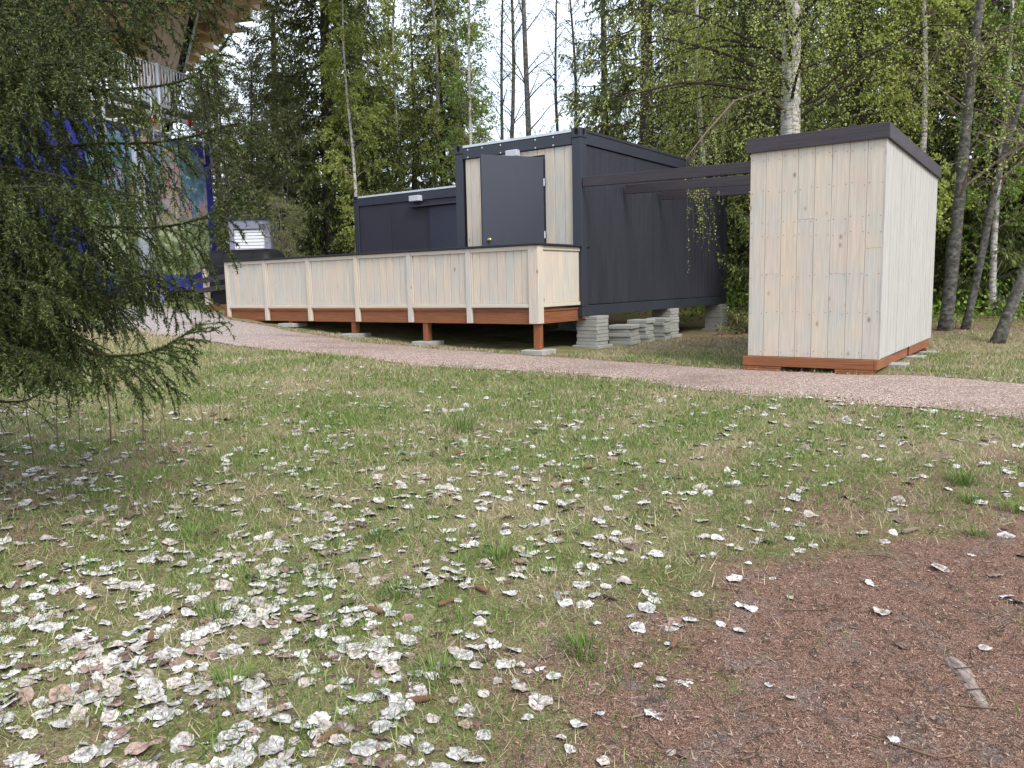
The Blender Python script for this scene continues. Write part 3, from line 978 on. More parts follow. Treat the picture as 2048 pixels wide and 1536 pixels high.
# banner sheets, leaning out at the foot
def sheet(name, y0, y1, z0, z1, mat, x0, foot=0.0, rnd=0):
    s = Soup()
    nu, nv = 40, 16
    U_, V_ = np.meshgrid(np.linspace(0, 1, nu), np.linspace(0, 1, nv))
    yy = y0 + (y1 - y0) * U_
    zz = z0 + (z1 - z0) * V_
    if rnd:
        hw, hh_ = (y1 - y0) / 2, (z1 - z0) / 2
        # rounded panel
        q_ = np.abs(2 * V_ - 1)
        k_ = np.where(q_ > 1 - rnd / hh_, hw - rnd + np.sqrt(np.maximum(0, rnd ** 2 - (hh_ * q_ - hh_ + rnd) ** 2)), hw)
        yy = (y0 + y1) / 2 + (2 * U_ - 1) * k_
    xx = x0 + foot * np.clip(1 - (zz - z0) / .5, 0, 1) + .012 * np.sin(yy * 5 + zz * 1.3) * np.sin(zz * 2.1)
    Vv = np.stack([xx, yy, zz], -1).reshape(-1, 3)
    i_ = np.arange(nv - 1)[:, None] * nu + np.arange(nu - 1)[None, :]
    Vb = Vv - [.02, 0, 0]
    N = len(Vv)
    Qf = np.stack([i_, i_ + 1, i_ + nu + 1, i_ + nu], -1).reshape(-1, 4)
    s.add(np.vstack([Vv, Vb]), np.vstack([Qf, Qf[:, ::-1] + N]))
    return obj(name, s.mesh(name, M[mat], True), stand)
for k in range(2):
    sheet('banner_sheet', -8 + 7 * k + .01, -8 + 7 * (k + 1) - .01, .52, 5.2, 'banner', .06, .16)
sheet('banner_photo', .9, 5.65, 1.0, 5.05, 'photo_print', .085, 0, .9)
# underside gap with screw jacks
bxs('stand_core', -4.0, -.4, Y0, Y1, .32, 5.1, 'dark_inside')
for yj in np.arange(-7.5, 6.1, 1.7):
    s = Soup()
    s.tube([(-.05, yj, -.15), (-.05, yj, .5)], .024, 8)
    s.box(-.13, .03, yj - .08, yj + .08, .08, .10)
    s.box(-.16, .06, yj - .12, yj + .12, -.06, .0)
    obj('screw_jack', s.mesh('screw_jack', M['silver']), stand)
# deck and beams
bxs('deck_slab', -4.5, .05, Y0, Y1, 6.07, 6.17, 'silver')
bxs('deck_beam', -.02, .07, Y0, Y1 - .003, 5.75, 5.87, 'silver')
bxs('deck_beam', -.02, .04, Y0, Y1 - .003, 5.30, 5.36, 'silver')
for yj in np.arange(-7.2, 6.1, 2.2):
    s = Soup()
    s.tube([(.11, yj, 4.6), (.11, yj, 7.30)], .055, 8)
    obj('scaffold_standard', s.mesh('scaffold_standard', M['silver'], True), stand)
    s = Soup()
    s.tube([(.10, yj - .35, 4.6), (.10, yj - .35, 6.85)], .026, 8)
    obj('scaffold_standard', s.mesh('scaffold_standard', M['silver'], True), stand)
    bxs('red_clamp', .06, .14, yj - .39, yj - .31, 5.57, 5.66, 'red')
    s = Soup()
    s.tube([(.02, yj - 1.9, 5.33), (.02, yj - .1, 5.80)], .026, 8)
    obj('brace', s.mesh('brace', M['silver'], True), stand)
    bxs('red_clamp', .066, .12, yj - 1.0, yj - .8, 5.76, 5.86, 'red')
# railing: bars one by one
bxs('railing_top', .02, .065, Y0, Y1, 7.25, 7.295, 'silver')
bxs('railing_bottom', .02, .06, Y0, Y1, 6.25, 6.285, 'silver')
bm_ = box_mesh(.022, .022, .955, M['silver'], .003)
for yb in np.arange(Y0 + .08, Y1, .125):
    obj('railing_bar', bm_, stand, (.042, float(yb), 6.768))
for zz in (6.25, 7.25):
    bxs('railing_end', -3.0, -.02, Y1 - .05, Y1 - .01, zz, zz + .04, 'silver')
for xb_ in np.arange(-2.9, -.1, .125):
    obj('railing_bar', bm_, stand, (float(xb_), Y1 - .03, 6.768))
# writing on the banner, partly seen through the branches
fc = bpy.data.curves.new('banner_text', 'FONT')
fc.body = 'ei.oase'
fc.size = .34
fc.space_character = 1.75
fc.extrude = .002
fc.materials.append(M['white_metal'])
_to = bpy.data.objects.new('tmp_text', fc)
col.objects.link(_to)
_tm = bpy.data.meshes.new_from_object(_to.evaluated_get(bpy.context.evaluated_depsgraph_get()))
bpy.data.objects.remove(_to)
tag(obj('banner_lettering', _tm, stand, (.10, -1.6, 1.60), (math.pi / 2, 0, math.pi / 2)), kind='stuff')

# ---------------------------------------------------------------- timber canopy over the grandstand
can = empty('timber_canopy', (-10.5, 31.0, 0), 0, 'high timber canopy with a waffle grid underside and a boarded pylon', 'canopy')
CZ, CD = 11.9, .62
ca_ = math.radians(14)
u_ = np.array([math.sin(ca_), math.cos(ca_)])
w_ = np.array([math.cos(ca_), -math.sin(ca_)])
O_ = np.array([-10.5, 31.0])
e0, ed = np.array([-8.3, 30.0]), unit(np.array([-3.85, 5.3]))
en = np.array([ed[1], -ed[0]])          # outward
def limit(p, d):
    """distance along d until the slanted edge"""
    k = float(d @ en)
    return float((e0 - p) @ en) / k
GS = 1.15
for k in range(-9, 4):
    p = O_ + w_ * k * GS
    hi = limit(p, u_) - .15 + .25 * (k % 2)
    lo = -9.0
    if hi < lo + 1: continue
    me = box_mesh(round(hi - lo, 3), .14, CD, M['canopy'], .004)
    m_ = p + u_ * (hi + lo) / 2 - O_
    obj('grid_beam', me, can, (float(m_[0]), float(m_[1]), CZ + CD / 2), (0, 0, math.pi / 2 - ca_))
for k in range(-8, 9):
    p = O_ + u_ * k * GS
    hi = limit(p, w_) - .15 + .25 * (k % 2)
    lo = -11.0
    if hi < lo + 1: continue
    me = box_mesh(round(hi - lo, 3), .14, CD - .012, M['canopy'], .004)
    m_ = p + w_ * (hi + lo) / 2 - O_
    obj('grid_beam', me, can, (float(m_[0]), float(m_[1]), CZ + CD / 2 + .004), (0, 0, -ca_))
    me = box_mesh(round(hi - lo + .5, 3), GS - .02, .05, M['canopy'], .004)
    m2 = p + w_ * (hi + .5 + lo) / 2 - O_ + u_ * GS / 2
    obj('roof_panel', me, can, (float(m2[0]), float(m2[1]), CZ + CD + .04), (0, 0, -ca_))
    me = box_mesh(.05, GS - .02, .16, M['silver'], .004)
    m3 = p + w_ * (hi + .53) - O_ + u_ * GS / 2
    obj('roof_edge_strip', me, can, (float(m3[0]), float(m3[1]), CZ + CD + .03), (0, 0, -ca_))
# pylons of vertical boards, leaning
def pylon(x0, yy, lean):
    for k in range(6):
        s = Soup()
        w0 = .235
        za, zb2 = 3.0, CZ - .01
        xa = x0 + k * (w0 + .006)
        xb2 = xa + lean * (zb2 - za)
        zc = za + (zb2 - za) * .55
        xc = xa + lean * (zc - za) * (.80 - .05 * k)
        V = []
        for (x_, z_) in ((xa, za), (xc, zc), (xb2, zb2)):
            V += [(x_, yy, z_), (x_ + w0, yy, z_), (x_ + w0, yy + .35, z_), (x_, yy + .35, z_)]
        q = []
        for i in (0, 4):
            q += [(i + j, i + (j + 1) % 4, i + 4 + (j + 1) % 4, i + 4 + j) for j in range(4)]
        q += [(3, 2, 1, 0), (8, 9, 10, 11)]
        s.add(V, q)
        obj('pylon_board', s.mesh('pylon_board', M['pylon']), can)
pylon(-5.05, .6, .27)
pylon(-9.6, 1.6, .27)
s = Soup()
s.tube([(-3.25, .35, 5.2), (-1.12, .35, CZ)], .14, 4)
obj('steel_strut', s.mesh('steel_strut', M['black']), can)
s = Soup()
s.tube([(-3.07, .30, 5.2), (-.94, .30, CZ)], .05, 4)
obj('strut_edge', s.mesh('strut_edge', M['silver']), can)

# steel pole and tree guard in front of the grandstand
pp = np.array([-10.05, 22.4])
pz = float(g(pp[0], pp[1]))
pole = empty('steel_pole', (-10.36, 23.0, pz), 0, 'thick grey steel lamp pole with a hatch in front of the blue banner', 'pole')
s = Soup()
s.tube([(0, 0, -.2), (0, 0, 2), (0, 0, 4.4)], [.20, .195, .18], 20)
obj('shaft', s.mesh('shaft', m_plain('speckled_pole', srgb(150, 156, 166), .6, .4, .3, 30), True), pole)
bx(pole, 'hatch', -.02, .12, -.212, -.15, .22, .52, 'silver')

# ---------------------------------------------------------------- vegetation generators
def trunk_soup(s, pts, rad, sides=10):
    s.tube(pts, rad, sides)

def bend(p0, p1, n, amp, r):
    t_ = np.linspace(0, 1, n)[:, None]
    p0, p1 = np.asarray(p0, float), np.asarray(p1, float)
    off = np.zeros((n, 3))
    for k in (1, 2, 3):
        off += amp / k * r.normal(0, 1, 3) * np.sin(math.pi * k * t_)
    off[:, 2] *= .3
    return p0 + (p1 - p0) * t_ + off

def spruce(seed, H_, R_, low, dens=2.2, piece=.17, thin=1.0):
    """trunk mesh and crown mesh (drooping branches hung with small needle sprays)"""
    r = np.random.default_rng(seed)
    tr_, br = Soup(), Soup()
    tp = bend((0, 0, -.3), (r.normal(0, .2), r.normal(0, .2), H_), 9, .05, r)
    rad = np.linspace(.011 * H_ + .05, .012, 9)
    trunk_soup(tr_, tp, rad, 9)
    PV_, DV_, WV_, LV_, WI_ = [], [], [], [], []
    z = low
    while z < H_ - .15:
        nbr = int(r.integers(4, 7))
        a0 = r.uniform(0, 6.28)
        f = 1 - z / H_
        for k in range(nbr):
            az = a0 + k * 6.283 / nbr + r.normal(0, .25)
            L = R_ * (f ** .75) * r.uniform(.7, 1.12) + .12
            if r.random() > thin:
                continue
            n_ = max(4, int(L / .16))
            t_ = np.linspace(0, 1, n_)
            droop = r.uniform(.25, .55) * (.5 + .7 * f)
            rr = L * t_
            zz = z + .12 * L * t_ - droop * L * t_ ** 1.3 + (droop * .75) * L * t_ ** 3
            base = np.array([np.interp(z, tp[:, 2], tp[:, 0]), np.interp(z, tp[:, 2], tp[:, 1])])
            dx, dy = math.cos(az), math.sin(az)
            P = np.stack([base[0] + dx * rr, base[1] + dy * rr, zz], 1)
            br.tube(P, np.linspace(.006 + .012 * L, .004, n_), 3, False)
            nt = max(3, int(L / .085 * dens))
            tq = r.uniform(.12, 1, nt)
            Pq = np.stack([np.interp(tq, t_, P[:, i]) for i in range(3)], 1)
            side = r.choice([-1, 1], nt)
            tl = (.10 + .30 * L * (1 - tq) ** .8 * (.35 + .65 * np.minimum(1, tq * 3))) * r.uniform(.6, 1.25, nt)
            sd = np.stack([-dy * side * .8 + dx * .55, dx * side * .8 + dy * .55, -r.uniform(.15, .75, nt)], 1)
            sd = unit(sd)
            npn = np.maximum(1, (tl / .075).astype(int))
            idx = np.repeat(np.arange(nt), npn)
            fr = np.concatenate([np.arange(n0) / n0 for n0 in npn])
            q = Pq[idx] + sd[idx] * (tl[idx] * fr)[:, None] + [0, 0, -1] * (.45 * tl[idx] * fr ** 2)[:, None]
            q = q + r.normal(0, .022, q.shape)
            d = unit(sd[idx] * .8 + np.stack([np.zeros(len(idx)), np.zeros(len(idx)), -.25 - .9 * fr * r.uniform(.3, 1.2, len(idx))], 1) + r.normal(0, .2, q.shape))
            PV_.append(q); DV_.append(d)
            # foliage on the branch end itself
            m2 = max(2, int(L / .12))
            tq2 = r.uniform(.35, 1, m2)
            q2 = np.stack([np.interp(tq2, t_, P[:, i]) for i in range(3)], 1)
            PV_.append(q2); DV_.append(unit(np.stack([np.full(m2, dx), np.full(m2, dy), r.normal(.1, .3, m2)], 1) + r.normal(0, .4, (m2, 3))))
        z += r.uniform(.22, .42) * (1 if z < H_ * .7 else .8)
    P, D = np.concatenate(PV_), np.concatenate(DV_)
    N = len(P)
    Wd = unit(np.cross(D, r.normal(0, 1, (N, 3))))
    V, Q_ = quads_along(P, D, Wd, piece * r.uniform(.6, 1.3, N), piece * .27 * r.uniform(.6, 1.3, N))
    fo = Soup()
    fo.add(V, Q_)
    return tr_.mesh('spruce_trunk', M['bark'], True), br.mesh('spruce_branch', M['twig_dark']), fo.mesh('spruce_crown', M['needles'])

def leafy(seed, H_, low, spread, nl, ntw, leaf, tw_len, weep, mats, r0=.12, lean=(0, 0), stems=1, up=.9, lint=.05, top_r=.02, path=None, lim_top=None):
    """broadleaved tree: trunk, limbs and fine twigs carrying small separate leaves"""
    r = np.random.default_rng(seed)
    tr_, tw, fo = Soup(), Soup(), Soup()
    LP, LD = [], []
    for st_ in range(stems):
        off = np.array([r.normal(0, .12), r.normal(0, .12), 0]) if stems > 1 else np.zeros(3)
        ln_ = np.array([lean[0], lean[1]]) + (r.normal(0, .09 * H_, 2) if stems > 1 else 0)
        if path is not None:
            pc = np.asarray(path, float)
            tp = np.stack([np.interp(np.linspace(0, 1, 12), np.linspace(0, 1, len(pc)), pc[:, i]) for i in range(3)], 1)
        else:
            tp = bend(off + [0, 0, -.3], off + [ln_[0], ln_[1], H_], 12, .012 * H_, r)
        rd = np.linspace(r0, top_r, 12)
        rd[0] *= 1.25
        tr_.tube(tp, rd, 10)
        for k in range(nl // stems):
            z = low + ((lim_top or H_) - low) * r.random() ** .9
            b0 = np.array([np.interp(z, tp[:, 2], tp[:, i]) for i in range(3)])
            az = r.uniform(0, 6.283)
            f = 1 - (z - low) / (H_ - low + 1e-6)
            L = spread * (.35 + .75 * f) * r.uniform(.6, 1.15)
            n_ = 7
            t_ = np.linspace(0, 1, n_)
            el = up * r.uniform(.5, 1.2)
            dirh = np.array([math.cos(az), math.sin(az), 0])
            P = b0 + dirh * (L * t_)[:, None] * math.cos(el) + np.array([0, 0, 1]) * (L * math.sin(el) * t_ - weep * .35 * L * t_ ** 2.2)[:, None]
            P += np.cumsum(r.normal(0, .03 * L, (n_, 3)), 0) * t_[:, None]
            tw.tube(P, np.linspace(min(r0 * .24, .010 + .007 * L), .003, n_), 5, False)
            for j in range(ntw):
                tq = r.uniform(.2, 1)
                c0 = np.array([np.interp(tq, t_, P[:, i]) for i in range(3)])
                tl = tw_len * r.uniform(.5, 1.3)
                d0 = unit(dirh * .6 + r.normal(0, .6, 3) + [0, 0, .3 - .3 * weep])
                m_ = 6
                s_ = np.linspace(0, 1, m_)[:, None]
                C = c0 + d0 * s_ * tl * (1 - .45 * weep * s_) + np.array([0, 0, -1.]) * weep * tl * s_ ** 1.6 + r.normal(0, .015, (m_, 3)) * s_
                tw.tube(C, np.linspace(.0055, .002, m_), 3, False)
                nlf = max(2, int(tl / lint))
                q = r.uniform(.1, 1, nlf)
                LP.append(np.stack([np.interp(q, s_[:, 0], C[:, i]) for i in range(3)], 1) + r.normal(0, .018, (nlf, 3)))
    P = np.concatenate(LP)
    N = len(P)
    D = unit(r.normal(0, 1, (N, 3)) + [0, 0, -.35])
    Wd = unit(np.cross(D, r.normal(0, 1, (N, 3))))
    V, Q_ = quads_along(P, D, Wd, leaf * r.uniform(.6, 1.3, N), leaf * .75 * r.uniform(.6, 1.2, N))
    fo.add(V, Q_)
    return tr_.mesh('trunk', M[mats[0]], True), tw.mesh('twigs', M[mats[1]]), fo.mesh('leaves', M[mats[2]])

def plant_tree(name, meshes, x, y, rz, label, group, scale=1.0, sink=0.05):
    e = empty(name, (x, y, float(g(x, y)) - sink), rz, label, 'tree', group)
    e.scale = (scale, scale, scale)
    for nm, me in zip(('trunk', 'branches', 'crown'), meshes):
        o = obj(nm, me, e)
        if nm != 'trunk':
            o['kind'] = 'stuff'
    return e

def PX(px, Y):
    """sideways metres of a bearing at distance Y"""
    return (px - 1024) / 1588.86 * Y * .997

# ---------------------------------------------------------------- forest behind the cabins
SP = [spruce(101, 19, 3.1, .6), spruce(102, 17, 2.7, .5), spruce(103, 12.5, 2.2, .4), spruce(104, 16, 2.6, 2.2, 1.7, .17, .7), spruce(105, 8.5, 1.9, .25, 5.0, .095)]
SP[4][2].materials[0] = M['needles_young_lit']
vr = random.Random(77)
FRONT = [  # bearing px, distance, variant, scale, label
    (455, 44.0, 1, 1.0, 'dark spruce beside the canopy edge, leftmost in the forest row'),
    (570, 35.0, 0, .95, 'tall dark spruce behind the grey shutter kiosk'),
    (672, 27.0, 0, 1.0, 'tallest dark spruce behind the terrace, crown past the picture top'),
    (735, 30.0, 1, .93, 'dark spruce above the left corner of the set-back cabin'),
    (832, 31.0, 2, .93, 'pointed spruce crown standing in the left sky gap'),
    (905, 27.5, 1, .78, 'dark spruce just left of the tall cabin roof'),
    (1215, 27.0, 3, .9, 'sparse spruce with hanging branches above the tall cabin roof'),
    (1292, 22.5, 3, 1.15, 'spruce with long bare dark trunk above the cabin long side'),
    (1395, 25.0, 0, 1.0, 'dense dark spruce above the dark beams'),
    (1475, 28.0, 1, 1.1, 'dense dark spruce left of the big birch trunk'),
    (1660, 23.5, 0, .95, 'dark spruce right behind the shed roof'),
    (1765, 20.5, 3, 1.2, 'spruce with straight bare trunk rising behind the shed peak'),
    (1850, 26.0, 1, 1.1, 'dark spruce behind the right end of the shed roof'),
    (1955, 21.0, 0, .95, 'dark spruce behind the leaning grey trunks'),
    (2060, 18.0, 0, .85, 'dark spruce at the right picture edge'),
]
for k, (px, Y, vv, sc_, lb) in enumerate(FRONT):
    plant_tree('spruce_tree', SP[vv], PX(px, Y), Y, vr.uniform(0, 6.28), lb, 'spruces behind the cabins', sc_)
plant_tree('spruce_tree', SP[4], 5.85, 16.45, 1.0, 'young bushy spruce between the cabin far corner and the shed', 'spruces behind the cabins', 1.0)
plant_tree('spruce_tree', SP[4], 8.3, 19.0, 2.0, 'young spruce half hidden behind the right side of the shed', 'spruces behind the cabins', 1.1)
for k in range(34):
    px = 330 + k * 58 + vr.uniform(-22, 22)
    Y = vr.uniform(35, 50)
    gap = 745 < px < 870 or 985 < px < 1210
    vv = vr.choice([2, 2, 4, 2]) if px < 1250 else vr.choice([1, 2, 2])
    sc_ = (vr.uniform(.62, .85) if vv == 2 else .9) * (.6 if gap else 1)
    plant_tree('spruce_tree', SP[vv], PX(px, Y), Y, vr.uniform(0, 6.28), 'distant spruce in the dark back row of the forest', 'distant back row spruces', sc_)

BI = [leafy(201, 15, 2.0, 2.4, 60, 13, .075, .9, .7, ('bark_birch', 'twig', 'birch_leaf'), .12, lint=.038),
      leafy(202, 12, 1.5, 1.8, 70, 14, .085, .65, .45, ('bark_birch', 'twig', 'birch_leaf'), .09, lint=.035),
      leafy(203, 14, 3.0, 1.7, 48, 8, .05, .6, .25, ('bark_grey', 'twig_dark', 'birch_leaf'), .10, (.5, 0), 1, 1.1, .16),
      leafy(204, 6.5, .5, 1.6, 84, 14, .06, .55, .3, ('bark_grey', 'twig', 'willow_leaf'), .045, (0, 0), 4, .9, .035),
      leafy(205, 13, 1.0, 1.8, 70, 12, .08, .55, .3, ('bark_birch', 'twig', 'bright_leaf'), .10, lint=.04)]
LEAFY = [
    (872, 27.0, 0, .85, .4, 'birch tree', 'slender white birch trunk left of the tall cabin roof'),
    (967, 24.0, 4, .80, 1.0, 'birch tree', 'white birch with bright green leaves right above the open door'),
    (1066, 23.5, 2, 1.1, 2.0, 'birch tree', 'dark stemmed birch rising into the sky gap above the cabin'),
    (1042, 25.0, 2, .95, 4.4, 'birch tree', 'thin birch beside the dark stem in the sky gap'),
    (1012, 26.5, 2, .85, 5.5, 'birch tree', 'thin curved birch at the left of the sky gap'),
    (1120, 28.0, 2, .9, 1.2, 'birch tree', 'thin leafless looking birch at the right of the sky gap'),
    (1165, 24.5, 2, .8, 3.3, 'birch tree', 'small thin birch right above the cabin corner'),
    (722, 24.5, 1, .82, 2.2, 'birch tree', 'yellow green young birch in front of the dark spruces'),
    (822, 28.0, 1, .92, 3.0, 'birch tree', 'yellow green birch between the two dark spruce crowns'),
    (768, 30.0, 0, .85, 5.0, 'birch tree', 'thin leafy birch in the left sky gap'),
    (930, 30.0, 1, 1.0, 1.3, 'birch tree', 'leafy birch behind the roof of the tall cabin'),
    (500, 27.0, 3, 1.15, .2, 'willow shrub', 'pale green many stemmed willow behind the grey kiosk'),
    (560, 26.0, 3, .95, 2.4, 'willow shrub', 'pale green willow right of the grey kiosk'),
    (592, 21.0, 3, .42, 4.1, 'willow shrub', 'small thinly leaved shrub behind the terrace parapet'),
]
for px, Y, vv, sc_, rz, nm, lb in LEAFY:
    plant_tree(nm.replace(' ', '_'), BI[vv], PX(px, Y), Y, rz, lb, 'birches and willows behind the cabins', sc_)
# the big weeping birch behind the shed
big = leafy(210, 17, 3.2, 4.0, 90, 27, .046, 1.15, .9, ('bark_birch', 'twig_dark', 'birch_leaf'), .22, (.3, .3), 1, .5, .05, .06, None, 10.5)
bigt = plant_tree('birch_tree', big, 5.35, 15.6, 0, 'big old weeping birch with thick pale trunk behind the shed', 'birches and willows behind the cabins')
# a low limb whose hanging twigs show in front of the dark cabin wall
r = np.random.default_rng(211)
tw, fo = Soup(), Soup()
o3 = np.array([5.35, 15.6, float(g(5.35, 15.6)) - .05])
limb = np.array([(5.35, 15.6, 4.6), (4.7, 15.0, 4.9), (4.0, 14.4, 4.6), (3.4, 13.9, 4.0), (2.95, 13.5, 3.5)]) - o3
tw.tube(limb, [.035, .028, .018, .011, .005], 6, False)
LPx = []
for k in range(34):
    q = r.uniform(.45, 1)
    c0 = np.array([np.interp(q, np.linspace(0, 1, 5), limb[:, i]) for i in range(3)])
    d0 = np.array([r.normal(.05, .30), r.normal(-.05, .22), 0])
    L_ = r.uniform(.7, 1.75) * (.6 + .5 * q)
    t_ = np.linspace(0, 1, 8)[:, None]
    C = c0 + d0 * t_ ** .7 + np.array([0, 0, -1.]) * L_ * t_ ** 1.2 + r.normal(0, .02, (8, 3)) * t_
    tw.tube(C, np.linspace(.004, .0015, 8), 3, False)
    n_ = int(L_ / .04)
    qq = r.uniform(.15, 1, n_)
    LPx.append(np.stack([np.interp(qq, t_[:, 0], C[:, i]) for i in range(3)], 1) + r.normal(0, .015, (n_, 3)))
P = np.concatenate(LPx)
D = unit(r.normal(0, 1, P.shape) + [0, 0, -.3])
V, Q = quads_along(P, D, unit(np.cross(D, r.normal(0, 1, P.shape))), .032 * r.uniform(.5, 1.2, len(P)), .022)
fo.add(V, Q)
tag(obj('hanging_twigs', tw.mesh('hanging_twigs', M['twig']), bigt), kind='stuff')
tag(obj('hanging_leaves', fo.mesh('hanging_leaves', M['birch_leaf']), bigt), kind='stuff')
for px, Y, vv, sc_, rz, lb in ((1700, 19.0, 0, .9, .5, 'leafy birch above the shed roof peak'), (1830, 17.5, 1, .95, 1.5, 'leafy birch right of the shed roof'), (1990, 17.0, 4, .75, 2.5, 'bright green young tree at the right picture edge'), (1420, 20.5, 0, .8, 3.3, 'weeping birch above the dark beams')):
    plant_tree('birch_tree', BI[vv], PX(px, Y), Y, rz, lb, 'birches and willows behind the cabins', sc_)
# leaning grey trunks on the right
def grey_tree(seed, pts, r0, lb, spread=1.8):
    base = np.array(pts[0])
    me = leafy(seed, pts[-1][2] - base[2], 2.2, spread, 22, 8, .05, .7, .45, ('bark_grey', 'twig', 'birch_leaf'), r0, path=[np.array(p) - base for p in pts], lint=.09, top_r=r0 * .45)
    e = empty('grey_alder', tuple(float(v_) for v_ in base), 0, lb, 'tree', 'leaning grey trunks on the right')
    for nm, m_ in zip(('trunk', 'branches', 'crown'), me):
        o = obj(nm, m_, e)
        if nm != 'trunk':
            o['kind'] = 'stuff'
grey_tree(301, [(7.75, 14.2, .35), (7.85, 14.2, 1.6), (8.0, 14.3, 3.4), (8.15, 14.4, 5.2), (8.5, 14.5, 9)], .118, 'thick grey trunk standing just right of the shed')
grey_tree(302, [(8.1, 14.2, .35), (8.35, 14.2, 1.8), (8.55, 14.2, 3.2), (9.1, 14.2, 5.2), (9.9, 14.3, 8.5)], .072, 'slimmer grey trunk leaning right beside the thick one')
grey_tree(303, [(7.7, 12.6, .3), (8.1, 12.6, 1.5), (8.8, 12.7, 3.2), (9.6, 12.8, 5.4)], .10, 'grey trunk leaning out of the right picture edge')
grey_tree(304, [(9.6, 17.5, .4), (9.7, 17.6, 3), (9.95, 17.7, 6), (10.1, 17.8, 11)], .13, 'grey trunk in the shade farther back on the right', 2.4)
# small tree with guard in front of the grandstand
yt = leafy(310, 4.6, 1.2, 1.1, 26, 6, .06, .45, .15, ('bark_grey', 'twig', 'birch_leaf'), .06, (0, 0), 1, .7, .07)
ytree = plant_tree('young_tree', yt, -9.75, 22.4, 0, 'young planted tree with fresh leaves beside the steel pole', None, 1.15)
s = Soup()
s.tube([(0, 0, 0), (0, 0, .36)], [.10, .085], 12)
obj('trunk_guard', s.mesh('trunk_guard', M['grey_wall']), ytree)

# undergrowth at the forest edge, nobody could count it
r = np.random.default_rng(55)
n = 26000
ux = np.concatenate([r.uniform(2.5, 13, n // 2), r.uniform(-9, 13, n // 2)])
uy = np.concatenate([r.uniform(15.2, 23, n // 2), r.uniform(23.5, 34, n // 2)])
cl = np.sin(ux * 1.7 + 1.1 * np.sin(uy * 1.3)) * np.sin(uy * 1.9 + ux * .7)
loc_ = np.stack([ux - CC[0], uy - CC[1]], 1)
inb = ((loc_ @ BX < 6.6) & (loc_ @ -AX < .5)) | ((loc_ @ BX < 1) )
keep = (cl > -.35) & ~inb & ~((uy < 18.2) & (ux < 8.2))
ux, uy = ux[keep], uy[keep]
hz = r.random(len(ux)) ** 1.6 * (.35 + .6 * np.clip(cl[keep], 0, 1)) * (1.0 + .5 * (uy > 23))
P = np.stack([ux, uy, g(ux, uy) + hz], 1)
D = unit(r.normal(0, 1, P.shape) + [0, 0, .3])
Wd = unit(np.cross(D, r.normal(0, 1, P.shape)))
V, Q = quads_along(P, D, Wd, .10 * r.uniform(.5, 1.3, len(P)), .055 * r.uniform(.6, 1.2, len(P)))
s = Soup()
s.add(V, Q)
tag(obj('undergrowth', s.mesh('undergrowth', M['bright_leaf'])), 'low green undergrowth along the forest edge', 'undergrowth', kind='stuff')

# ---------------------------------------------------------------- near spruce on the left
NEAR_BRANCHES = [[(-2.69,4.6,1.28),(-2.23,4.3,1.16),(-1.87,4.1,1.18),(-1.67,4.0,1.26),(-1.51,3.95,1.36)],
[(-2.97,4.7,1.71),(-2.49,4.5,1.59),(-2.2,4.4,1.46),(-2.04,4.35,1.34)],
[(-2.78,4.7,1.93),(-2.11,4.4,1.85),(-1.8,4.3,1.84),(-1.52,4.2,1.89),(-1.3,4.15,2.03)],
[(-2.85,4.8,2.34),(-2.23,4.5,2.32),(-1.92,4.4,2.29),(-1.61,4.3,2.31),(-1.33,4.2,2.36)],
[(-2.76,4.8,2.65),(-2.21,4.5,2.6),(-1.89,4.4,2.58),(-1.63,4.3,2.59),(-1.47,4.2,2.66),(-1.38,4.2,2.77)],
[(-2.9,4.8,3.02),(-2.37,4.6,2.97),(-1.97,4.5,2.88)],
[(-2.87,4.8,3.29),(-2.17,4.5,3.06),(-1.78,4.4,3.0),(-1.46,4.3,3.01)],
[(-2.85,4.8,3.5),(-2.15,4.5,3.29),(-1.77,4.4,3.17),(-1.37,4.3,3.15)],
[(-2.94,4.6,1.45),(-2.57,4.4,1.36),(-2.28,4.3,1.22)],
[(-2.5,4.0,2.02),(-2.19,3.9,2.02),(-2.01,3.9,1.95)],
[(-2.56,4.2,2.61),(-2.14,4.0,2.62),(-1.77,3.9,2.52)],
[(-2.66,4.0,1.58),(-2.33,3.9,1.57),(-2.14,3.85,1.47)],
[(-2.76,4.1,1.28),(-2.45,4.0,1.23),(-2.27,3.9,1.16)],
[(-2.83,4.3,2.19),(-2.46,4.2,2.14),(-2.05,4.1,2.04),(-1.81,4.1,1.96)],
[(-2.8,4.2,1.84),(-2.43,4.1,1.78),(-2.11,4.0,1.69)],
[(-2.68,4.2,2.93),(-2.32,4.1,2.89),(-1.9,4.0,2.68)],
[(-3.51,5.3,2.12),(-2.97,5.2,1.72),(-2.53,5.1,1.65),(-2.15,5.0,1.57),(-1.84,4.9,1.45)]]
TX, TY = -3.75, 5.25
r = np.random.default_rng(400)
trunk, wood, need = Soup(), Soup(), Soup()
tz = float(g(TX, TY))
trunk.tube(bend((TX, TY, tz - .3), (TX, TY, 11.5), 14, .04, r), np.linspace(.17, .02, 14), 14)
branches = []
for b in NEAR_BRANCHES:
    b = np.array(b)
    st_ = np.array([TX, TY, max(tz + .5, b[0, 2] + .12 * np.linalg.norm(b[0, :2] - [TX, TY]))])
    branches.append(np.vstack([st_, b]))
NV = len(branches)
for b in list(branches[:NV]):
    if b[-1, 0] > -1.75:
        continue
    q = b.copy()
    q[1:] = q[0] + (q[1:] - q[0]) * r.uniform(.62, .9)
    q[1:] += [r.normal(0, .1), .3 + r.normal(0, .15), r.normal(0, .16)]
    branches.append(q)
NV = len(branches)
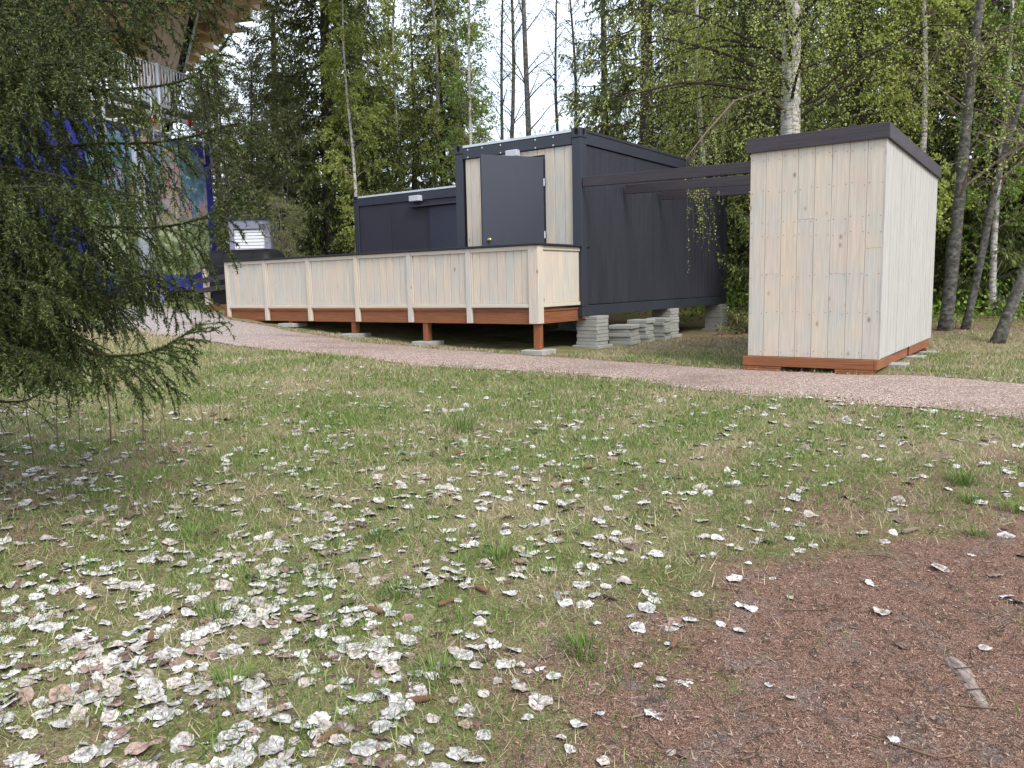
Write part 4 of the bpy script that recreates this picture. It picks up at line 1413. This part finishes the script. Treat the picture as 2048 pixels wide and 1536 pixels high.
for k in range(64):           # the rest of the tree
    z0 = .9 + 8.2 * r.random()
    az = r.uniform(math.radians(60), math.radians(330)) if k % 2 else r.uniform(0, 6.28)
    if math.cos(az) > .2 and z0 < 3.6:
        continue
    L = 2.0 * (1 - z0 / 12) * r.uniform(.7, 1.1)
    t_ = np.linspace(0, 1, 6)[:, None]
    branches.append(np.array([TX, TY, z0]) + np.array([math.cos(az), math.sin(az), 0]) * L * t_ + np.array([0, 0, 1]) * L * (-.35 * t_ + .3 * t_ ** 3))
NP, ND, NL = [], [], []
def needles_on(C, pitch, ln):
    d = np.r_[0, np.cumsum(np.linalg.norm(np.diff(C, axis=0), axis=1))]
    n_ = int(d[-1] / pitch)
    if n_ < 2: return
    q = r.uniform(0, d[-1], n_)
    P = np.stack([np.interp(q, d, C[:, i]) for i in range(3)], 1)
    T = unit(np.gradient(C, axis=0))
    Tq = np.stack([np.interp(q, d, T[:, i]) for i in range(3)], 1)
    D_ = unit(Tq * .8 + unit(r.normal(0, 1, (n_, 3))) * .8 + [0, 0, .08])
    NP.append(P); ND.append(D_); NL.append(np.full(n_, ln) * r.uniform(.7, 1.2, n_))
for bi, b in enumerate(branches):
    visible = bi < NV
    # smooth the polyline
    d = np.r_[0, np.cumsum(np.linalg.norm(np.diff(b, axis=0), axis=1))]
    s_ = np.linspace(0, d[-1], 40)
    C = np.stack([np.interp(s_, d, b[:, i]) for i in range(3)], 1)
    ker = np.hanning(9); ker /= ker.sum()
    Cp = np.vstack([np.repeat(C[:1], 4, 0), C, np.repeat(C[-1:], 4, 0)])
    C = np.stack([np.convolve(Cp[:, i], ker, 'valid') for i in range(3)], 1)
    wood.tube(C, np.linspace(.016, .0035, len(C)), 6, False)
    L = d[-1]
    needles_on(C[len(C) // 3:], .0020 if visible else .010, .024)
    step = .058 if visible else .14
    for q in np.arange(.18 * L, L * .995, step):
        f = q / L
        p0 = np.array([np.interp(q, s_, C[:, i]) for i in range(3)])
        i0 = min(38, int(f * 39))
        T = unit(C[i0 + 1] - C[i0])
        for side in (-1, 1):
            if r.random() < .18: continue
            h = unit(np.cross(T, [0, 0, 1.])) * side
            tl = (.12 + .36 * math.sin(math.pi * min(1, (1 - f) * .62 + .06)) ) * r.uniform(.55, 1.2)
            tipup = max(0, f - .8) * 4
            hang = r.uniform(.55, 1.35) * (1 - .75 * min(1, tipup)) * min(1, max(.62, p0[2] - .75))
            d0 = unit(T * r.uniform(.5, .95) + h * r.uniform(.25, .8) + [0, 0, -.25 * hang])
            m_ = 7
            t_ = np.linspace(0, 1, m_)[:, None]
            S_ = p0 + d0 * tl * t_ * (1 - .35 * hang * t_) + np.array([0, 0, -1.]) * tl * .66 * hang * t_ ** 1.6 + r.normal(0, .006, (m_, 3)) * t_
            wood.tube(S_, np.linspace(.0032, .0014, m_), 3, False)
            needles_on(S_, .0030 if visible else .012, .023)
            for w2 in range(int(tl / .075) if visible else 1):
                tq = r.uniform(.25, .9)
                c0 = np.array([np.interp(tq, t_[:, 0], S_[:, i]) for i in range(3)])
                l2 = tl * (1 - tq) * r.uniform(.4, .9) + .03
                d2 = unit(S_[-1] - S_[2] + r.normal(0, .10, 3))
                G_ = c0 + d2 * l2 * t_[::2] + np.array([0, 0, -1.]) * l2 * .4 * t_[::2] ** 2
                wood.tube(G_, np.linspace(.002, .001, 4), 3, False)
                needles_on(G_, .0038 if visible else .016, .021)
P, D, Ls = np.concatenate(NP), np.concatenate(ND), np.concatenate(NL)
N = len(P)
Wd = unit(np.cross(D, r.normal(0, 1, (N, 3)))) * .0036
V = np.stack([P - Wd, P + Wd, P + D * Ls[:, None]], 1).reshape(-1, 3)
need.add(V, None, np.arange(N * 3).reshape(-1, 3))
print('near spruce needles', N)
ns_ = empty('spruce_tree', (0, 0, 0), 0, 'near spruce with hanging needle branches along the left picture edge', 'tree')
obj('trunk', trunk.mesh('near_trunk', M['bark'], True), ns_)
tag(obj('branches', wood.mesh('near_branches', M['twig_green'], True), ns_), kind='stuff')
tag(obj('crown', need.mesh('near_needles', M['needles_near']), ns_), kind='stuff')

# ---------------------------------------------------------------- helpers for the floor: where the picture looks
def project(P):
    P = np.asarray(P, float) - np.array(CAM)
    z = P @ np.array(_F)
    return 512 + FPX / 2 * (P @ np.array(_R2)) / z, 384 - FPX / 2 * (P @ np.array(_U2)) / z, z
def in_view(x, y, m=30):
    u, v, z = project(np.stack([x, y, gz(x, y)], -1))
    return (u > -m) & (u < 1024 + m) & (v < 768 + m) & (z > .5)
def smooth_noise(x, y, s, k=0):
    return (np.sin(x * s + 2.1 * np.sin(y * s * .73 + k)) * np.sin(y * s * 1.1 + 1.7 * np.sin(x * s * .61 + 2 * k)) + .5 * np.sin(x * s * 2.3 + k + y * s) * np.sin(y * s * 2.7 - x * s * .8))
def scatter(r, n, y0, y1, pw=1.0, pad=.8):
    """points over the floor the camera can see between two distances"""
    y = y0 + (y1 - y0) * r.random(n) ** pw
    x = r.uniform(-1, 1, n) * (.66 * y + pad)
    return x, y
def on_hard(x, y):
    """under or inside something built"""
    q = np.stack([x - CC[0], y - CC[1]], -1)
    lx, ly = -(q @ AX), q @ BX
    bad = (lx < .35) & (lx > -9) & (ly > -1.15)
    q = np.stack([x - SR[0], y - SR[1]], -1)
    lx, ly = -(q @ AX), q @ BX
    bad |= (lx < .06) & (lx > -SW - .06) & (ly > -.07) & (ly < SL_ + .1)
    return bad

# grass: green and dead blades
def blades(name, n, y0, y1, seed, mat, hmin, hmax, wid, dens, lab, lie=.3, single=False):
    r = np.random.default_rng(seed)
    x, y = scatter(r, n, y0, y1, .8)
    k = (r.random(n) < dens(x, y)) & in_view(x, y) & ~on_hard(x, y) & (path_mask(x, y) < r.normal(-.02, .11, n))
    x, y = x[k], y[k]
    n = len(x)
    P = np.stack([x, y, gz(x, y) - .004], 1)
    az = r.uniform(0, 6.283, n)
    tilt = np.abs(r.normal(0, lie, n)).clip(0, 1.45)
    h = (hmin + (hmax - hmin) * r.random(n) ** 2)
    D = np.stack([np.cos(az) * np.sin(tilt), np.sin(az) * np.sin(tilt), np.cos(tilt)], 1)
    az2 = r.uniform(0, 6.283, n)
    Wv = np.stack([np.cos(az2), np.sin(az2), np.zeros(n)], 1) * (wid * (.6 + .4 * y / 4) * r.uniform(.6, 1.3, n))[:, None] * .5
    bendv = np.stack([np.cos(az), np.sin(az), -np.full(n, .25)], 1) * (h * r.uniform(.1, .45, n))[:, None]
    mid = P + D * (h * .55)[:, None] + bendv * .25
    tip = P + D * h[:, None] + bendv
    s = Soup()
    if single:
        s.add(np.stack([P - Wv, P + Wv, tip], 1).reshape(-1, 3), None, np.arange(n * 3).reshape(-1, 3))
    else:
        V = np.stack([P - Wv, P + Wv, mid + Wv * .8, mid - Wv * .8, tip], 1).reshape(-1, 3)
        i5 = np.arange(n)[:, None] * 5
        s.add(V, i5 + np.array([[0, 1, 2, 3]]), i5 + np.array([[3, 2, 4]]))
    return tag(obj(name, s.mesh(name, M[mat])), lab[0], lab[1], kind='stuff')
def d_green(x, y):
    v_ = .54 + .55 * smooth_noise(x, y, 1.9, .4) + .42 * smooth_noise(x, y, 6.3, 1.3)
    v_ = v_ + np.clip(1 - np.abs(y - 6.2) / 3.5, 0, 1) * .2 + np.clip((5 - y) * .12, 0, .25) * (x < .4) - np.clip((y - 9) * .06, 0, .4)
    return np.clip(v_, .05, 1) * (1 - np.clip((dirt(x, y) - .12) * 1.5 + .35 * smooth_noise(x, y, 3.3, 3.1) * (dirt(x, y) > .15), 0, .985))
def d_straw(x, y):
    v_ = .42 + np.clip((y - 7) * .08, 0, .3) - .25 * smooth_noise(x, y, 1.9, .4) + .3 * smooth_noise(x, y, 4.1, 2.2)
    return np.clip(v_ - np.clip((4.6 - y) * .14, 0, .22), .06, 1) * (1 - np.clip(dirt(x, y) * 1.15, 0, .97))
blades('grass', 300000, 2.0, 11.5, 501, 'grass', .018, .085, .0048, d_green, ('short green spring grass over the clearing', 'grass'), .5)
blades('dead_grass', 720000, 2.0, 14.0, 502, 'straw', .02, .085, .0050, d_straw, ('flattened straw coloured dead grass over the clearing', 'dead grass'), 1.1, True)
blades('grass', 16000, 14.0, 24.0, 503, 'grass', .05, .16, .006, lambda x, y: np.where((x < -5) | (x > 5.5), .8, 0), ('taller grass along the far side of the path', 'grass'), .4)

# tufts: small clumps one could count
def tuft(x, y, n, h, mat, lab, seed, wid=.004):
    r = np.random.default_rng(seed)
    a = r.uniform(0, 6.283, n)
    n = n // 2
    a = a[:n]
    rr_ = r.random(n) ** .6 * h * .75
    P = np.stack([np.cos(a) * rr_, np.sin(a) * rr_, np.full(n, -.008)], 1)
    tilt = np.abs(r.normal(.3, .38, n))
    hh = h * r.uniform(.35, 1.1, n)
    D = np.stack([np.cos(a) * np.sin(tilt), np.sin(a) * np.sin(tilt), np.cos(tilt)], 1)
    Wv = np.stack([-np.sin(a), np.cos(a), np.zeros(n)], 1) * wid * .5
    bd = np.stack([np.cos(a), np.sin(a), np.full(n, -.5)], 1) * (hh * r.uniform(.05, .5, n))[:, None]
    mid = P + D * (hh * .55)[:, None] + bd * .2
    tip = P + D * hh[:, None] + bd
    V = np.stack([P - Wv, P + Wv, mid + Wv, mid - Wv, tip], 1).reshape(-1, 3)
    i5 = np.arange(n)[:, None] * 5
    s = Soup()
    s.add(V, i5 + np.array([[0, 1, 2, 3]]), i5 + np.array([[3, 2, 4]]))
    o = obj('grass_tuft', s.mesh('grass_tuft', M[mat]), None, (x, y, float(gz(x, y))))
    return tag(o, lab, 'grass tuft', 'grass tufts in the clearing')
tuft(-.44, 6.75, 260, .24, 'grass', 'tall green grass tuft in the middle of the clearing', 1)
tuft(-.62, 6.6, 160, .12, 'straw', 'dry straw tuft left of the tall green tuft', 2)
tuft(2.92, 5.05, 420, .13, 'grass', 'wide bright tuft at the right picture edge, the farther one', 3)
tuft(2.80, 4.72, 260, .10, 'grass', 'low tuft left of the right picture edge', 4)
tuft(2.95, 4.55, 260, .10, 'grass', 'low tuft at the right picture edge, the nearest one', 5)
tuft(2.5, 4.15, 180, .08, 'grass', 'thin tuft on the bare needle ground near the pale stick', 6)
for k, (x_, y_) in enumerate(((-1.3, 3.3), (-.55, 3.55), (-1.05, 2.75), (-.3, 2.8), (.25, 2.95), (-1.8, 4.3), (-.75, 4.25), (-.1, 4.0))):
    tuft(x_, y_, 230, .11, 'grass', ['green tuft among the dead leaves at the lower left', 'green tuft among dead leaves left of centre', 'green tuft among the densest dead leaves', 'dark green tuft at the bottom beside the bare ground', 'green tuft at the edge of the bare needle ground', 'green tuft below the spruce branches', 'green tuft in the leafy grass left of centre', 'green tuft in the leafy grass at centre'][k], 20 + k)

# fallen needles and bark bits on the bare patch
def chips(name, n, y0, y1, seed, mat, ln, wid, dens, lab):
    r = np.random.default_rng(seed)
    x, y = scatter(r, n, y0, y1, .9)
    k = (r.random(n) < dens(x, y)) & in_view(x, y) & ~on_hard(x, y)
    x, y = x[k], y[k]
    n = len(x)
    az = r.uniform(0, 6.283, n)
    el = r.normal(0, .22, n)
    D = np.stack([np.cos(az) * np.cos(el), np.sin(az) * np.cos(el), np.sin(el)], 1)
    W1 = np.stack([-np.sin(az), np.cos(az), r.normal(0, .3, n)], 1) * (wid * r.uniform(.6, 1.5, n))[:, None] * .5
    L = (ln * r.uniform(.5, 1.5, n))[:, None]
    P = np.stack([x, y, gz(x, y) + r.uniform(.001, .008, n)], 1)
    up_ = np.array([0, 0, 1]) * L * .12
    V = np.stack([P - D * L / 2 - W1, P - D * L / 2 + W1, P + W1 + up_, P - W1 + up_, P + D * L / 2 + W1 * .6, P + D * L / 2 - W1 * .6], 1).reshape(-1, 3)
    i6 = np.arange(n)[:, None] * 6
    s = Soup()
    s.add(V, np.concatenate([i6 + np.array([[0, 1, 2, 3]]), i6 + np.array([[3, 2, 4, 5]])]))
    return tag(obj(name, s.mesh(name, M[mat])), lab[0], lab[1], kind='stuff')
chips('needle_litter', 150000, 2.0, 5.6, 511, 'litter', .016, .0022, lambda x, y: np.clip(dirt(x, y) * 1.2 + .08, 0, 1), ('reddish brown fallen needle litter on the bare ground', 'litter'))
M['gravel_bits'] = m_leafy('loose_gravel_bits', [(0, (.14, .10, .085)), (.5, (.36, .27, .23)), (1, (.6, .52, .47))], .02, .9)
chips('loose_gravel', 60000, 5.5, 15.5, 515, 'gravel_bits', .016, .013, lambda x, y: np.clip(1 - np.abs(path_mask(x, y) + .02) / .30, 0, 1) ** 1.5, ('loose gravel strewn along the edges of the path', 'gravel'))
chips('twig_litter', 5200, 2.0, 6.5, 513, 'twig_dark', .06, .0034, lambda x, y: np.clip(dirt(x, y) * .8 + .16, 0, 1), ('small dark twig bits scattered over the ground', 'litter'))
chips('bark_litter', 9000, 2.0, 9.5, 514, 'leaf_brown', .013, .0065, lambda x, y: np.clip(dirt(x, y) * .5 + .5, 0, 1) * (path_mask(x, y) < 0), ('small brown leaf and bark bits scattered over the ground', 'litter'))
chips('needle_litter', 40000, 9.0, 17.0, 512, 'litter', .04, .012, lambda x, y: np.clip(dirt(x, y) * 1.1 + .1 * (path_mask(x, y) < -.1), 0, 1) * (path_mask(x, y) < 0), ('brown leaf litter on the ground beside the path', 'litter'))

# ---------------------------------------------------------------- dead aspen leaves
def leaf_mesh(seed, mat):
    """a crumpled roundish leaf about 7 cm across with a short stalk"""
    r = np.random.default_rng(seed)
    n = 15
    a = np.arange(n) * 2 * math.pi / n
    R = .037 * (1 + .085 * r.normal(0, 1, n) + .10 * np.cos(a))
    R[0] *= 1.18
    curl = r.uniform(.0005, .0065)
    dirc = r.uniform(0, 6.28)
    rim = np.stack([np.cos(a) * R, np.sin(a) * R, curl * np.cos(2 * (a - dirc)) + r.normal(0, .0026, n) + .003], 1)
    mid = np.stack([np.cos(a) * R * .52, np.sin(a) * R * .52, r.normal(0, .0025, n) + .003 + .3 * curl * np.cos(2 * (a - dirc))], 1)
    c = np.array([[0, 0, .001]])
    top = np.vstack([rim, mid, c])
    stalk = np.array([[-.034, -.0012, .006], [-.034, .0012, .006], [-.066, .0010, .010], [-.066, -.0010, .010]])
    s = Soup()
    q = [(i, (i + 1) % n, n + (i + 1) % n, n + i) for i in range(n)]
    t3 = [(n + i, n + (i + 1) % n, 2 * n) for i in range(n)]
    s.add(np.vstack([top, stalk]), q + [(2 * n + 1, 2 * n + 2, 2 * n + 3, 2 * n + 4)], t3)
    return s.mesh('dead_leaf', M[mat], False)
LM = {k: [leaf_mesh(600 + 10 * j + i, k) for i in range(6)] for j, k in enumerate(('leaf_grey', 'leaf_pale', 'leaf_brown', 'leaf_dark'))}
r = np.random.default_rng(620)
n = 46000
x, y = scatter(r, n, 2.0, 11.0, .8)
left_w = np.clip(.95 - .62 * (x + 1.25) / 1.0 * .55, 0, 1)
rho = .62 * np.clip((3.9 - y) / 1.4, 0, 1) * np.clip((.15 - x) / .9, 0, 1)
rho += .34 * np.clip((5.6 - y) / 2.0, 0, 1) * np.clip((.9 - x) / 1.4, 0, 1)
rho += .19 * np.clip(1 - np.abs(y - 5.8) / 3.6, 0, 1)
rho += .045
rho *= .55 + .6 * (smooth_noise(x, y, 2.6, .9) > -.25)
rho *= 1 - .62 * np.clip(dirt(x, y) * 1.4, 0, 1) * (x > -.2)
k = (r.random(n) < rho * .56) & in_view(x, y, 10) & ~on_hard(x, y) & ((path_mask(x, y) < -.05) | (r.random(n) < .04))
x, y = x[k], y[k]
order = np.argsort(y)
x, y = x[order], y[order]
print('leaves', len(x))
LABEL = {('leaf_grey', 0): ('curled silver grey dead leaf lying in the grass', 'silver grey leaves in the grass'),
         ('leaf_pale', 0): ('pale beige dead leaf lying in the grass', 'pale beige leaves in the grass'),
         ('leaf_brown', 0): ('brown dead leaf lying in the grass', 'brown leaves in the grass'),
         ('leaf_dark', 0): ('dark brown dead leaf lying in the grass', 'dark brown leaves in the grass'),
         ('leaf_grey', 1): ('silver grey dead leaf lying on the bare needle ground', 'silver grey leaves on the bare ground'),
         ('leaf_pale', 1): ('pale beige dead leaf lying on the bare needle ground', 'pale beige leaves on the bare ground'),
         ('leaf_brown', 1): ('brown dead leaf lying on the bare needle ground', 'brown leaves on the bare ground'),
         ('leaf_dark', 1): ('dark brown dead leaf lying on the bare needle ground', 'dark brown leaves on the bare ground')}
def leaf_kind():
    q = r.random()
    return 'leaf_grey' if q < .60 else 'leaf_pale' if q < .80 else 'leaf_brown' if q < .91 else 'leaf_dark'
far_soup = {k: Soup() for k in LM}
for i in range(len(x)):
    kd = leaf_kind()
    me = LM[kd][int(r.integers(6))]
    sc_ = .42 + .72 * r.random() ** 1.3
    loc = (float(x[i]), float(y[i]), float(gz(x[i], y[i])) + r.uniform(-.001, .013))
    rot = (r.normal(0, .15), r.normal(0, .15), r.uniform(0, 6.283))
    if r.random() < .06:
        rot = (r.uniform(.6, 1.5), 0, rot[2])
    if i < 300:
        o = obj('dead_leaf', me, None, loc, rot)
        o.scale = (sc_,) * 3
        lb, gp = LABEL[(kd, int(dirt(x[i:i+1], y[i:i+1])[0] > .5 and x[i] > -.2))]
        tag(o, lb, 'leaf', gp)
    else:
        co = np.empty(len(me.vertices) * 3, np.float32)
        me.vertices.foreach_get('co', co)
        from mathutils import Euler
        Rm = np.array(Euler(rot).to_matrix())
        V = co.reshape(-1, 3) * sc_ @ Rm.T + np.array(loc)
        n_ = 15
        q = [(a_, (a_ + 1) % n_, n_ + (a_ + 1) % n_, n_ + a_) for a_ in range(n_)] + [(31, 32, 33, 34)]
        t3 = [(n_ + a_, n_ + (a_ + 1) % n_, 30) for a_ in range(n_)]
        far_soup[kd].add(V, q, t3)
lv = empty('leaf_litter', (0, 0, 0), 0, 'grey and beige dead leaves scattered over the farther grass', 'leaf litter')
lv['kind'] = 'stuff'
for kd, s in far_soup.items():
    tag(obj('scattered_leaves', s.mesh('scattered_leaves', M[kd]), lv), kind='stuff')

# ---------------------------------------------------------------- cones, sticks, root, stones
def cone_mesh():
    s = Soup()
    rows, cols = 11, 9
    for i in range(rows):
        f = i / (rows - 1)
        R0 = .0135 * math.sin(math.pi * (.12 + .80 * f)) ** .7
        for j in range(cols):
            a = (j + .5 * (i % 2)) * 2 * math.pi / cols
            c, sn = math.cos(a), math.sin(a)
            xx = -.055 + .11 * f
            tip = np.array([xx + .012, c * (R0 + .0035), sn * (R0 + .0035)])
            b0 = np.array([xx - .004, c * R0 * .8, sn * R0 * .8])
            w2 = np.array([0, -sn, c]) * .0058
            s.add([b0 - w2, b0 + w2, tip + w2 * .5, tip - w2 * .5, b0 * [1, .4, .4]], [(0, 1, 2, 3)], [(0, 4, 1)])
    s.tube([(-.056, 0, 0), (-.03, 0, 0), (.02, 0, 0), (.056, 0, 0)], [.004, .0105, .0105, .003], 8)
    return s.mesh('spruce_cone', M['cone'])
cm = cone_mesh()
CONES = [(.52, 5.55, .3, 'brown spruce cone in the grass right of centre, farther of a pair'), (.36, 5.15, .1, 'brown spruce cone in the grass right of centre, nearer of a pair'),
         (-.32, 3.42, .9, 'upright looking brown cone among the leaves at centre bottom'), (-.16, 3.55, 2.2, 'pale brown cone among the leaves near the bottom centre'),
         (-.62, 3.35, 2.4, 'brown cone under the leaves left of the upright cone'), (-.62, 2.42, 1.0, 'dark open cone at the bottom left of the bare ground'),
         (-.42, 5.95, .4, 'small cone in the grass above the picture centre'), (-1.5, 3.1, 1.9, 'cone hidden among the dense leaves at the left'),
         (.62, 3.0, 1.2, 'small dark cone on the bare needle ground'), (-.35, 2.62, .2, 'brown cone beside the bottom green tuft')]
for x_, y_, rz, lb in CONES:
    o = obj('spruce_cone', cm, None, (x_, y_, float(gz(x_, y_)) + .016), (.4, .05, rz))
    o.scale = (.78,) * 3
    tag(o, lb, 'cone', 'spruce cones on the ground')
def stick(x_, y_, rz, L, rad, mat, lb, seed, name='stick', nseg=7, tilt=.02):
    r = np.random.default_rng(seed)
    s = Soup()
    p = bend((-L / 2, 0, 0), (L / 2, 0, 0), nseg, L * .035, r)
    s.tube(p, np.linspace(rad, rad * .55, nseg) * r.uniform(.85, 1.15, nseg), 7)
    if L > .12:
        c0 = p[nseg // 2]
        s.tube([c0, c0 + np.array([L * .16, L * .09 * r.choice([-1, 1]), rad])], [rad * .6, rad * .25], 5)
    o = obj(name, s.mesh(name, M[mat], True), None, (x_, y_, float(gz(x_, y_)) + rad * .8), (0, tilt, rz))
    return tag(o, lb, 'stick', 'sticks on the bare ground')
stick(2.16, 4.2, .55, .14, .016, 'straw_stick' if 'straw_stick' in M else 'twig', 'thick pale stick on the bare ground near the right edge', 1)
TW = [(.85, 2.55, .35, .22, .004), (1.15, 2.35, 2.4, .3, .004), (.55, 2.75, 2.6, .2, .003), (1.3, 3.3, .1, .3, .003), (.95, 3.5, 2.8, .18, .003), (1.75, 2.9, 1.2, .2, .003), (.6, 3.2, .4, .16, .003),
      (1.05, 2.9, .2, .18, .0035), (1.5, 2.55, 2.9, .22, .0035), (.42, 2.4, 1.9, .16, .0035), (2.2, 3.6, .1, .26, .003), (1.8, 3.9, 2.7, .2, .003), (.75, 2.32, .7, .2, .004), (1.38, 2.28, .3, .24, .004), (2.05, 3.2, .5, .2, .003), (.9, 4.0, 1.1, .15, .003)]
WH = ['near the bottom edge', 'on the bare needle ground', 'beside the pale root', 'close to the grass edge']
for k, (x_, y_, rz, L, rad) in enumerate(TW):
    stick(x_, y_, rz, L, rad, 'stem', 'thin dark twig lying on the bare needle ground', 30 + k, 'twig')
for k, (x_, y_, rz, L) in enumerate(((.42, 2.52, .5, .11), (.52, 2.48, 1.4, .05), (.86, 3.35, -.2, .06))):
    stick(x_, y_, rz, L, .0045, 'twig', ['bleached wood splinter on the bare ground at the bottom', 'short bleached splinter right of the longer one', 'short pale splinter in the middle of the bare ground'][k], 60 + k, 'wood_splinter')
# worn root
s = Soup()
rp_ = np.array([(1.635, 2.90, -.032), (1.640, 2.85, -.012), (1.640, 2.78, -.007), (1.622, 2.70, -.013), (1.602, 2.62, -.010), (1.585, 2.54, -.013), (1.565, 2.46, -.030)])
rp_[:, 2] += gz(rp_[:, 0], rp_[:, 1]) - .006
s.tube(rp_, [.018, .034, .037, .031, .030, .026, .012], 14)
t = NT('weathered_root', .9, .15)
vv_ = t.coords((14, 3, 14), False)
nn = t.noise(vv_, 6, 5, .65)
t.color(t.ramp(nn, [(.3, srgb(84, 72, 66)), (.5, srgb(130, 117, 109)), (.7, srgb(164, 153, 145))]))
t.bump(nn, .8, .01)
tag(obj('tree_root', s.mesh('tree_root', t.m, True)), 'worn bare root showing through the needle ground at lower right', 'root')
_s = stick(1.630, 2.75, .25, .08, .003, 'twig_dark', 'short dark twig lying across the upper end of the root', 70, 'twig')
_s.location.z += .026
_s = stick(1.600, 2.62, .15, .07, .003, 'twig_dark', 'short dark twig lying across the middle of the root', 71, 'twig')
_s.location.z += .020
# upright bare shoots under the near spruce
SHOOT = [(-3.22, 6.25, 1.42, .011, .02, 'tallest bare shoot standing left under the spruce branch'), (-2.98, 6.3, .98, .012, .03, 'thick bare shoot with cut top under the spruce branch'),
         (-2.9, 6.55, .72, .007, -.05, 'bare shoot leaning beside the thick cut one'), (-2.72, 6.9, 1.18, .006, -.04, 'thin bare shoot reaching above the spruce branch'),
         (-2.62, 6.85, 1.02, .005, .04, 'thinner bare shoot just right of the one above the branch'), (-3.25, 5.85, .62, .006, .06, 'short reddish shoot at the left under the spruce'),
         (-3.45, 5.6, .8, .007, -.02, 'reddish shoot near the left picture edge'), (-2.45, 6.6, .45, .005, .05, 'small shoot in the grass right of the spruce branch'),
         (-2.2, 6.3, .5, .005, -.03, 'small shoot farthest right of the bare shoots'), (-3.55, 6.1, .95, .007, .03, 'reddish shoot behind the low spruce twigs'), (-2.55, 5.7, .4, .005, .02, 'short shoot in front of the thick cut one')]
for k, (x_, y_, h_, r0, ln, lb) in enumerate(SHOOT):
    r_ = np.random.default_rng(700 + k)
    s = Soup()
    p = bend((0, 0, -.05), (ln * h_, r_.normal(0, .02), h_), 9, .012, r_)
    r0 *= .62
    s.tube(p, np.linspace(r0, r0 * .45, 9), 7)
    for j in range(2):
        c0 = p[3 + 2 * j]
        s.tube([c0, c0 + [.02 * (-1) ** j, 0, .035], c0 + [.03 * (-1) ** j, 0, .08]], [r0 * .4, r0 * .3, r0 * .2], 5)
    tag(obj('bare_shoot', s.mesh('bare_shoot', M['stem'], True), None, (x_, y_, float(gz(x_, y_)))), lb, 'shoot', 'bare shoots under the near spruce')
